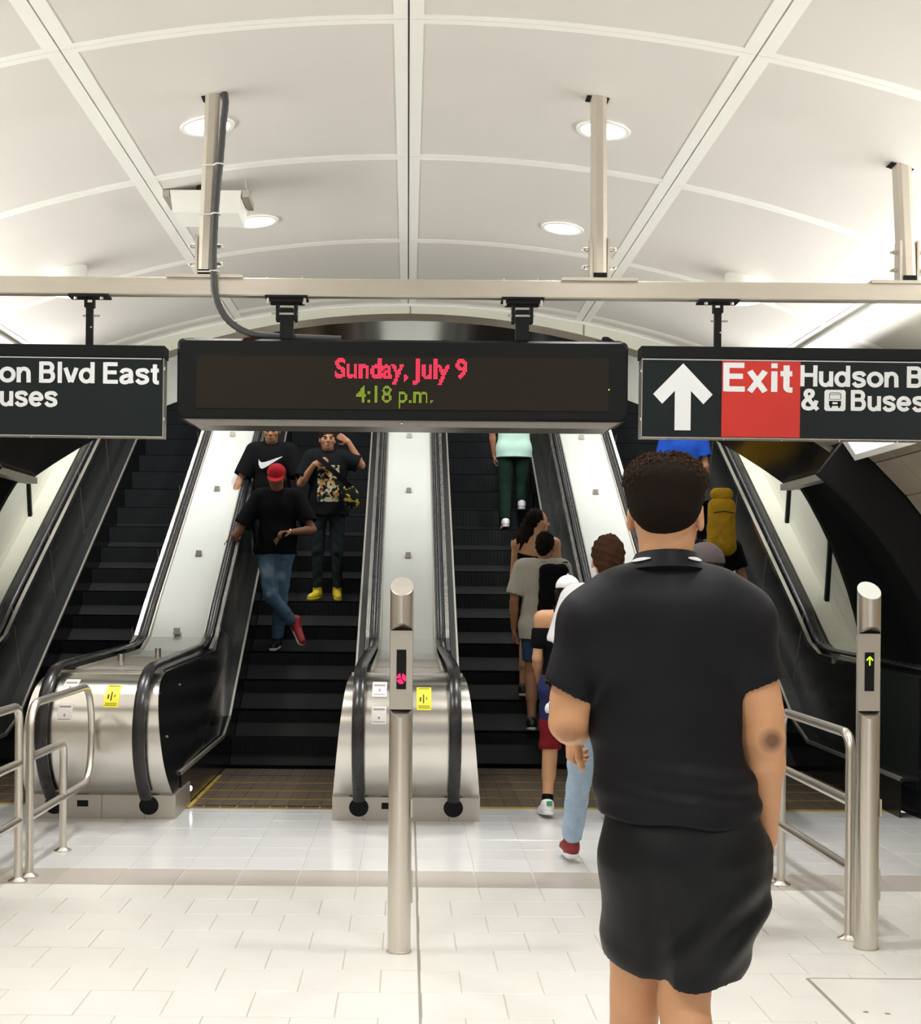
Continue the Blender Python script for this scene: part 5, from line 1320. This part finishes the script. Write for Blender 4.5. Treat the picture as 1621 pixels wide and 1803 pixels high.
# ---- man behind him in a tee with a white swoosh, hand on the rail, head behind the display edge
p = stand(478, 1022, 0, .147)
J, f = pose(1.85, elR=(.29, .05, 1.15), wrR=(.36, .20, .91), elL=(-.28, .06, 1.15), wrL=(-.40, .16, 1.18), head=(.0, .05, 1.63))
t, b, P = person('man in black tee with white curved mark, behind the red cap', (p.x-.02, p.y+.1, p.z), PI, J, f, SK['mid'], pitch=-.25,
                 hands={'R': {'d': (.45, .3, -.6), 'n': (-.6, 0, -.8), 'curl': .8}, 'L': {'d': (-.8, .3, .1), 'n': (0, 0, -1), 'curl': .5}})
face_bits(b, P, f); short_hair(t, P, f, CL['hair'])
tk = sdf_part('t_shirt', tee_sdf(J, f, g=.026, slv=.80, hem=.88*f, flare=.02, seed=5, wrinkle=.003), .009, CL['black'], t)
sdf_part('jeans', pants_sdf(J, f, g=.012, frac=.97, seed=3), .010, CL['dark_jeans'], t); shoes(t, J, f, CL['shoe_b'], name='sneaker')
# white mark across the chest (thin print laid on the cloth)
def chest_y(J, f, x, z, g):
    c = J['chest']; r = .118*f+g; return c[1]+.02*f+.88*math.sqrt(max(0, r*r-(max(abs(x-c[0])-.05*f, 0)/1.1)**2))
mb = MB(); sw = [(.115, 1.385, .004), (.118, 1.36, .022), (.105, 1.335, .030), (.085, 1.325, .030), (.05, 1.335, .026), (.0, 1.36, .018), (-.05, 1.385, .011), (-.105, 1.412, .003)]
L = []
for x, z, w_ in sw:
    yy = chest_y(J, f, x*f, z*f, .034)+.012
    z -= .045; x -= .01; L.append([(x*f, yy, (z+w_)*f), (x*f, yy, (z-w_)*f), (x*f, yy+.004, (z-w_)*f), (x*f, yy+.004, (z+w_)*f)])
mb.loft(L); part('white_mark', mb, CL['white'], tk, label='white curved tick mark on the chest')
mb = MB(); nk = J['neck']; mb.tube([tuple(nk+V3(.075*math.cos(a), .03+.085*math.sin(a), .0-.09*max(0, math.sin(a)))*f) for a in [math.radians(-20+220*k/16) for k in range(17)]], .0035, 5)
part('necklace', mb, CL['metal'], t)
# ---- youth in yellow shoes, graphic tee, arm behind the head
p = stand(575, 1053, 0, .147)
J, f = pose(1.73, elL=(-.33, .0, 1.37), wrL=(-.20, .02, 1.60), elR=(.27, .06, 1.17), wrR=(.13, .16, 1.36), head=(.01, .03, 1.62), anR=(.10, 0, .085), anL=(-.10, 0, .085), toR=(.16, .14, .03), toL=(-.12, .16, .03))
t, b, P = person('youth in yellow shoes and graphic tee riding down, arm raised behind head', (p.x, p.y+.08, p.z), PI, J, f, SK['mid'], yaw=.15,
                 hands={'L': {'d': (.8, -.2, .5), 'n': (0, -1, 0), 'curl': .4}, 'R': {'d': (-.85, .15, .35), 'n': (0, -1, -.3), 'curl': .45}})
face_bits(b, P, f); short_hair(t, P, f, CL['hair'], top=.02)
tm = cloth('black graphic tee', (.008, .009, .010))
nt = tm.node_tree; bs = nt.nodes['Principled BSDF']; tc = nt.nodes.new('ShaderNodeTexCoord'); sep = nt.nodes.new('ShaderNodeSeparateXYZ'); nt.links.new(tc.outputs['Object'], sep.inputs[0])
vo = nt.nodes.new('ShaderNodeTexVoronoi'); vo.inputs['Scale'].default_value = 42; nt.links.new(tc.outputs['Object'], vo.inputs['Vector'])
rp = nt.nodes.new('ShaderNodeValToRGB'); cr = rp.color_ramp; cr.interpolation = 'CONSTANT'
cols = [(.0, (.02, .05, .035)), (.28, (.45, .20, .05)), (.42, (.55, .55, .42)), (.56, (.03, .03, .03)), (.70, (.50, .27, .08)), (.84, (.30, .35, .28))]
while len(cr.elements) < len(cols): cr.elements.new(.5)
for e_, (q, c_) in zip(cr.elements, cols): e_.position = q; e_.color = (*c_, 1)
nt.links.new(vo.outputs['Color'], rp.inputs[0])
def rng(sock, lo_, hi_):
    a_ = nt.nodes.new('ShaderNodeMath'); a_.operation = 'GREATER_THAN'; a_.inputs[1].default_value = lo_; nt.links.new(sock, a_.inputs[0])
    b_ = nt.nodes.new('ShaderNodeMath'); b_.operation = 'LESS_THAN'; b_.inputs[1].default_value = hi_; nt.links.new(sock, b_.inputs[0])
    m_ = nt.nodes.new('ShaderNodeMath'); m_.operation = 'MULTIPLY'; nt.links.new(a_.outputs[0], m_.inputs[0]); nt.links.new(b_.outputs[0], m_.inputs[1]); return m_.outputs[0]
def mulm(a_, b_):
    m_ = nt.nodes.new('ShaderNodeMath'); m_.operation = 'MULTIPLY'; nt.links.new(a_, m_.inputs[0]); nt.links.new(b_, m_.inputs[1]); return m_.outputs[0]
n3 = nt.nodes.new('ShaderNodeTexNoise'); n3.inputs['Scale'].default_value = 16; nt.links.new(tc.outputs['Object'], n3.inputs[0])
mask = mulm(rng(n3.outputs[0], .42, 2), mulm(mulm(rng(sep.outputs[0], -.115, .10), rng(sep.outputs[2], .98, 1.34)), rng(sep.outputs[1], .04, 1)))
mx = nt.nodes.new('ShaderNodeMix'); mx.data_type = 'RGBA'; nt.links.new(mask, mx.inputs[0]); mx.inputs[6].default_value = (.008, .009, .010, 1); nt.links.new(rp.outputs[0], mx.inputs[7]); nt.links.new(mx.outputs[2], bs.inputs['Base Color'])
tk = sdf_part('t_shirt', tee_sdf(J, f, g=.028, slv=.70, hem=.86*f, flare=.03, seed=7), .009, tm, t); tk['label'] = 'black tee with a gold and green chest print'
sdf_part('jeans', pants_sdf(J, f, g=.004, frac=.95, seed=4), .009, CL['dark_jeans'], t); shoes(t, J, f, CL['shoe_y'], CL['shoe_y'], high=True, name='shoe', lab='bright yellow shoe')
mb = MB(); nk = J['neck']; mb.tube([tuple(nk+V3(.070*math.cos(a), .03+.085*math.sin(a), .0-.11*max(0, math.sin(a)))*f) for a in [math.radians(-20+220*k/16) for k in range(17)]], .0035, 5)
part('necklace', mb, CL['metal'], t)
bag = hold('small black and yellow patterned crossbody bag on the hip of the youth', 'bag', (p.x+.23, p.y-.06, p.z), 0, 'crossbody_bag')
cm = cloth('black yellow pattern', (.02, .02, .018)); nt = cm.node_tree; bs = nt.nodes['Principled BSDF']; tc = nt.nodes.new('ShaderNodeTexCoord'); nz = nt.nodes.new('ShaderNodeTexNoise'); nz.inputs['Scale'].default_value = 22; nt.links.new(tc.outputs['Object'], nz.inputs[0])
rp = nt.nodes.new('ShaderNodeValToRGB'); rp.color_ramp.interpolation = 'CONSTANT'; rp.color_ramp.elements[0].color = (.012, .012, .012, 1); rp.color_ramp.elements[1].position = .57; rp.color_ramp.elements[1].color = (.42, .36, .05, 1); nt.links.new(nz.outputs[0], rp.inputs[0]); nt.links.new(rp.outputs[0], bs.inputs['Base Color'])
s = SDF(); s.ell((0, -.02, 1.03), (.085, .055, .12), .02, rot=(0, -.4, 0)); sdf_part('pouch', s, .009, cm, bag)
mb = MB(); L = []
for k in range(11):
    tt = k/10; x = .0-.33*tt; z = 1.12+.30*tt; y = .02-.17*math.sin(PI*min(1, .15+tt*.75))**.7+.04
    L.append([(x-.018, y-.003, z-.018), (x+.018, y-.003, z+.018), (x+.018, y+.003, z+.018), (x-.018, y+.003, z-.018)])
mb.loft(L); part('strap', mb, CL['black'], bag)
# ---- woman in mint top walking up (upper body behind the display)
p = stand(903, 922); J, f = pose(1.66, knR=(.10, .10, .52), anR=(.10, .02, .30), toR=(.10, .18, .27), knL=(-.09, .03, .49), anL=(-.09, -.06, .085), toL=(-.10, .11, .03), wrL=(-.22, .05, .86), elL=(-.25, -.02, 1.12), elR=(.18, .1, 1.14), wrR=(.12, .25, 1.05))
t, b, P = person('person in mint top, dark green trousers and white shoes walking up', (p.x, p.y, p.z), 0, J, f, SK['mid'], fem=True)
long_hair(t, P, f, CL['hair'], down=.22)
sdf_part('top', tee_sdf(J, f, g=.022, slv=.35, hem=.83*f, fem=True, flare=.035, seed=3, wrinkle=.002), .009, CL['mint'], t); sdf_part('trousers', pants_sdf(J, f, g=.014, frac=.96, seed=3, wrinkle=.002), .009, CL['dark_green'], t); shoes(t, J, f, CL['shoe_w'], name='sneaker')
# ---- woman with long dark hair looking right
p = stand(935, 1200); J, f = pose(1.69, elL=(-.20, .0, 1.16), wrL=(-.21, .02, .92), knL=(-.09, .03, .5), anL=(-.10, -.08, .085), toL=(-.12, .08, .03), head=(.015, .02, 1.64))
t, b, P = person('woman with long dark hair in black dress looking to the right', (p.x+.03, p.y, p.z), -.15, J, f, SK['tan'], yaw=-1.25, fem=True)
face_bits(b, P, f)
s = SDF(); s.ell(P(0, -.025, .034), (.086*f, .098*f, .094*f), .02); s.ell(P(.0, .14, -.05), (.09*f, .115*f, .11*f), .02, 's'); a = P(-.02, -.06, -.02); e = a+V3(-.09, -.02, -.34)
s.cone(a, (a+e)/2+V3(-.02, -.03, 0), .078*f, .080*f, .03, (1.1, .7, 1)); s.cone((a+e)/2+V3(-.02, -.03, 0), e, .080*f, .035, .03, (1.1, .6, 1)); s.fn(lambda X, Y, Z: .005*np.sin(X*140+5*np.sin(Z*12)))
sdf_part('hair', s, .008, CL['hair'], t)
s = tee_sdf(J, f, g=.010, slv=0, hem=.70*f, fem=True, flare=.01, neck_cut=False, wrinkle=.002)
s.plane((0, 0, 1.34*f), (.15, -.25, 1)); sdf_part('dress', s, .009, CL['black'], t); shoes(t, J, f, CL['shoe_b'], name='sandal')
# ---- man in off white tee and denim shorts
p = stand(948, 1288); J, f = pose(1.69, elL=(-.245, -.03, 1.14), wrL=(-.245, .03, .90), knL=(-.09, .05, .5), anL=(-.08, -.10, .085), toL=(-.09, .06, .03), knR=(.10, .13, .52), anR=(.10, .10, .2), toR=(.10, .26, .15), head=(.03, .0, 1.63))
t, b, P = person('man in off white tee and denim shorts on the right stairs', (p.x+.02, p.y, p.z), -.1, J, f, SK['mid'], yaw=-.5)
short_hair(t, P, f, CL['hair'], noise=.003)
sdf_part('t_shirt', tee_sdf(J, f, g=.026, slv=.70, hem=.82*f, flare=.02, seed=9, wrinkle=.004), .009, CL['cream'], t); sdf_part('shorts', pants_sdf(J, f, g=.014, frac=.36, seed=3, wrinkle=.002), .009, CL['denim'], t); shoes(t, J, f, CL['shoe_b'], name='sandal')
def backpack(label, loc, rz, m, W=.15, H=.23, D=.09, z=1.2, strap=True, roll=False):
    t = hold(label, 'backpack', loc, rz)
    s = SDF(); s.cone((-W+D, -.12-D, z-H+.06), (W-D, -.12-D, z-H+.06), D, D, .02); s.cone((-W+D, -.12-D, z+H-.08), (W-D, -.12-D, z+H-.08), D*.85, D*.85, .02)
    s.cone((-W+D, -.12-D, z-H+.06), (-W+D, -.12-D, z+H-.08), D, D*.85, .02); s.cone((W-D, -.12-D, z-H+.06), (W-D, -.12-D, z+H-.08), D, D*.85, .02); s.cone((0, -.12-D, z-H+.08), (0, -.12-D, z+H-.1), D, D, .03)
    s.ell((0, -.12-1.75*D, z-.06), (W*.62, .03, H*.45), .01)
    s.fn(lambda X, Y, Z: .003*np.sin(X*60)*np.sin(Z*50))
    sdf_part('bag_body', s, .009, m, t)
    if roll:
        s = SDF(); s.cone((-W*.35, -.12-D, z+H+.03), (W*.35, -.12-D, z+H+.03), .055, .055, .02); s.cone((0, -.12-D, z+H-.06), (0, -.12-D, z+H+.03), .05, .04, .03); sdf_part('roll_top', s, .008, m, t)
    for sx in (-1, 1):
        mb = MB(); L = []
        for k in range(13):
            a = PI*k/12; y = -.10+.20*math.sin(a)*1.0; zz = z+.02+.20*math.cos(a); x = sx*(W*.70)
            L.append([(x-.024, y*1.0-.004, zz), (x+.024, y-.004, zz), (x+.024, y+.004, zz+.004), (x-.024, y+.004, zz+.004)])
        mb.loft(L); part('strap', mb, CL['black'], t)
    mb = MB(); mb.tube([(-W*.7, -.12-2.05*D, z+.10), (0, -.12-2.12*D, z+.115), (W*.7, -.12-2.05*D, z+.10)], .004, 5); part('zip', mb, CL['black'], t)
    return t
backpack('black backpack worn on one shoulder by the man in off white tee', (p.x+.12, p.y-.0, p.z), -.12, CL['black'], W=.13, H=.22, D=.07, z=1.22)
# ---- woman in white cap and black off shoulder top at the foot of the stairs
q = on_floor(966, 1441); px_ = at(1000, 1200, q.y)
J, f = pose(1.56, knL=(-.10, .03, .5), anL=(-.13, -.09, .085), toL=(-.15, .06, .03), knR=(.08, .14, .54), anR=(.10, .16, .30), toR=(.13, .28, .22), hpL=(-.085, 0, .93), elL=(-.205, -.02, 1.15), wrL=(-.17, .14, .97), head=(.02, .03, 1.63))
t, b, P = person('woman in white cap, black off shoulder top and burgundy shorts', (px_.x-.01, q.y+.10, 0), 0, J, f, SK['tan'], fem=True, yaw=-.2)
long_hair(t, P, f, CL['hair'], down=.36, capped=True); cp = cap_parts(t, P, f, CL['white'], brim=True)
s = tee_sdf(J, f, g=.012, slv=0, hem=1.0*f, fem=True, neck_cut=False, wrinkle=.002)
for S in 'LR':
    sh, el = J['sh'+S], J['el'+S]; s.cone(sh+(el-sh)*.28, sh+(el-sh)*.60, .062*f, .060*f, .02)
s.plane((0, 0, 1.37*f), (0, 0, 1)); sdf_part('top', s, .009, CL['black'], t, 'black off shoulder top')
s1 = pants_sdf(J, f, g=.016, frac=.46, top=1.03*f, seed=3); s1.plane((0, 0, .70*f), (0, 0, -1)); sdf_part('shorts', s1, .009, CL['navy'], t, 'navy upper part of the shorts')
s1 = pants_sdf(J, f, g=.018, frac=.52, top=.71*f, seed=3); sdf_part('shorts_hem', s1, .009, CL['burg'], t, 'burgundy lower part of the shorts')
for S in 'LR':
    an, kn = J['an'+S], J['kn'+S]; s = SDF(); s.cone(an, an+(kn-an)*.16, .042*f, .042*f, .01); sdf_part('sock', s, .008, CL['black'], t, 'black sock')
shoes(t, J, f, CL['shoe_w'], tab=CL['green_tab'], name='sneaker', lab='white sneaker with green heel tab')
tote = hold('black and white patterned shoulder bag of the woman in white cap', 'bag', (px_.x-.01, q.y+.02, 0), 0, 'shoulder_bag')
wm = cloth('black white check', (.4, .4, .42)); nt = wm.node_tree; bs = nt.nodes['Principled BSDF']; tc = nt.nodes.new('ShaderNodeTexCoord'); ck = nt.nodes.new('ShaderNodeTexChecker'); ck.inputs['Scale'].default_value = 16; ck.inputs[1].default_value = (.85, .85, .88, 1); ck.inputs[2].default_value = (.02, .02, .025, 1); nt.links.new(tc.outputs['Object'], ck.inputs[0]); nt.links.new(ck.outputs[0], bs.inputs['Base Color'])
s = SDF(); s.cone((-.10, -.13, .80*f), (.08, -.15, .80*f), .05, .05, .02, (1, .8, 1)); s.cone((-.04, -.13, 1.02*f), (.08, -.15, 1.02*f), .04, .04, .02, (1, .8, 1)); s.cone((-.07, -.13, .82*f), (-.03, -.13, 1.03*f), .04, .035, .03); sdf_part('bag_body', s, .008, wm, tote)
mb = MB(); mb.tube(smooth3([V3(-.05, -.15, 1.05*f), V3(.02, -.14, 1.25*f), V3(.10, -.08, 1.42*f), V3(.10, .05, 1.38*f), V3(.05, .1, 1.1*f)], 5), .009, 6); part('strap', mb, CL['black'], tote)
# ---- man with reddish brown hair in white tee, light jeans and dark red shoes
q = at(1072, 1000, 6.95)
J, f = pose(1.73, hip=(0, 0, .93), knL=(-.09, .34, .56), anL=(-.12, .52, .09), toL=(-.13, .69, .05), knR=(.09, -.02, .50), anR=(.06, -.36, .17), toR=(.05, -.24, .04), hpL=(-.08, .03, .92), elL=(-.25, .0, 1.15), wrL=(-.22, .18, .95), head=(.0, .04, 1.64))
t, b, P = person('man with short brown hair in white tee, walking ahead on the left', (q.x, 6.95, 0), 0, J, f, SK['light'], yaw=-.1)
short_hair(t, P, f, CL['brown_hair'], noise=.004)
sdf_part('t_shirt', tee_sdf(J, f, g=.024, slv=.72, hem=.90*f, flare=.02, seed=4), .009, CL['white'], t); sdf_part('jeans', pants_sdf(J, f, g=.012, frac=.96, seed=4), .009, CL['light_jeans'], t)
shoes(t, J, f, CL['shoe_r'], name='shoe', lab='dark red canvas shoe')
# ---- man in grey brown cap close ahead of the man in black
q = at(1254, 1000, 5.8)
J, f = pose(1.66, knR=(.10, -.02, .48), anR=(.10, -.20, .13), toR=(.12, -.06, .03), knL=(-.09, .16, .5), anL=(-.08, .22, .085), toL=(-.09, .38, .03), head=(.0, .03, 1.645))
t, b, P = person('person in grey brown cap almost hidden behind the man in black', (q.x-.03, 5.8, 0), 0, J, f, SK['tan'])
cp = cap_parts(t, P, f, CL['grey_cap'], brim=True)
short_hair(t, P, f*.97, CL['hair'], noise=.002, capped=True)
sdf_part('t_shirt', tee_sdf(J, f, g=.015, slv=.6, hem=.9*f), .010, CL['black'], t); sdf_part('jeans', pants_sdf(J, f, g=.016, frac=.9, wrinkle=.002), .010, CL['dark_jeans'], t); 
qs = on_floor(1308, 1678)
shoes(t, J, f, CL['shoe_r'], name='shoe', lab='dark red shoe')
# ---- person with mustard backpack on the far right stairs
YY = 12.2; q = at(1266, 930, YY); zf = step_top(YY)
J, f = pose(1.66, elR=(.26, -.02, 1.14), wrR=(.30, .02, .90))
t, b, P = person('person wearing a mustard backpack riding up the far right stairs', (q.x, YY+.15, zf), 0, J, f, SK['mid'])
short_hair(t, P, f, CL['hair']); sdf_part('t_shirt', tee_sdf(J, f, g=.018, slv=.6, hem=.88*f), .010, CL['black'], t); sdf_part('trousers', pants_sdf(J, f, g=.012, frac=.96), .010, CL['black'], t); shoes(t, J, f, CL['shoe_b'])
backpack('mustard yellow roll top backpack on the far right stairs', (q.x, YY+.13, at(1266, 925, YY).z-1.20), 0, CL['yellow_bag'], W=.13, H=.24, D=.09, z=1.2, roll=True)
# ---- person in blue further up
YY = 14.4; q = at(1203, 800, YY); zf = step_top(YY)
J, f = pose(1.72, elL=(-.24, 0, 1.14), wrL=(-.26, .05, .93))
t, b, P = person('person in bright blue top on the far right stairs under the exit sign', (q.x, YY, zf), 0, J, f, SK['mid'])
short_hair(t, P, f, CL['hair']); sdf_part('t_shirt', tee_sdf(J, f, g=.024, slv=.6, hem=.92*f), .010, CL['blue'], t); sdf_part('shorts', pants_sdf(J, f, g=.012, frac=.42), .010, CL['black'], t); shoes(t, J, f, CL['shoe_b'])
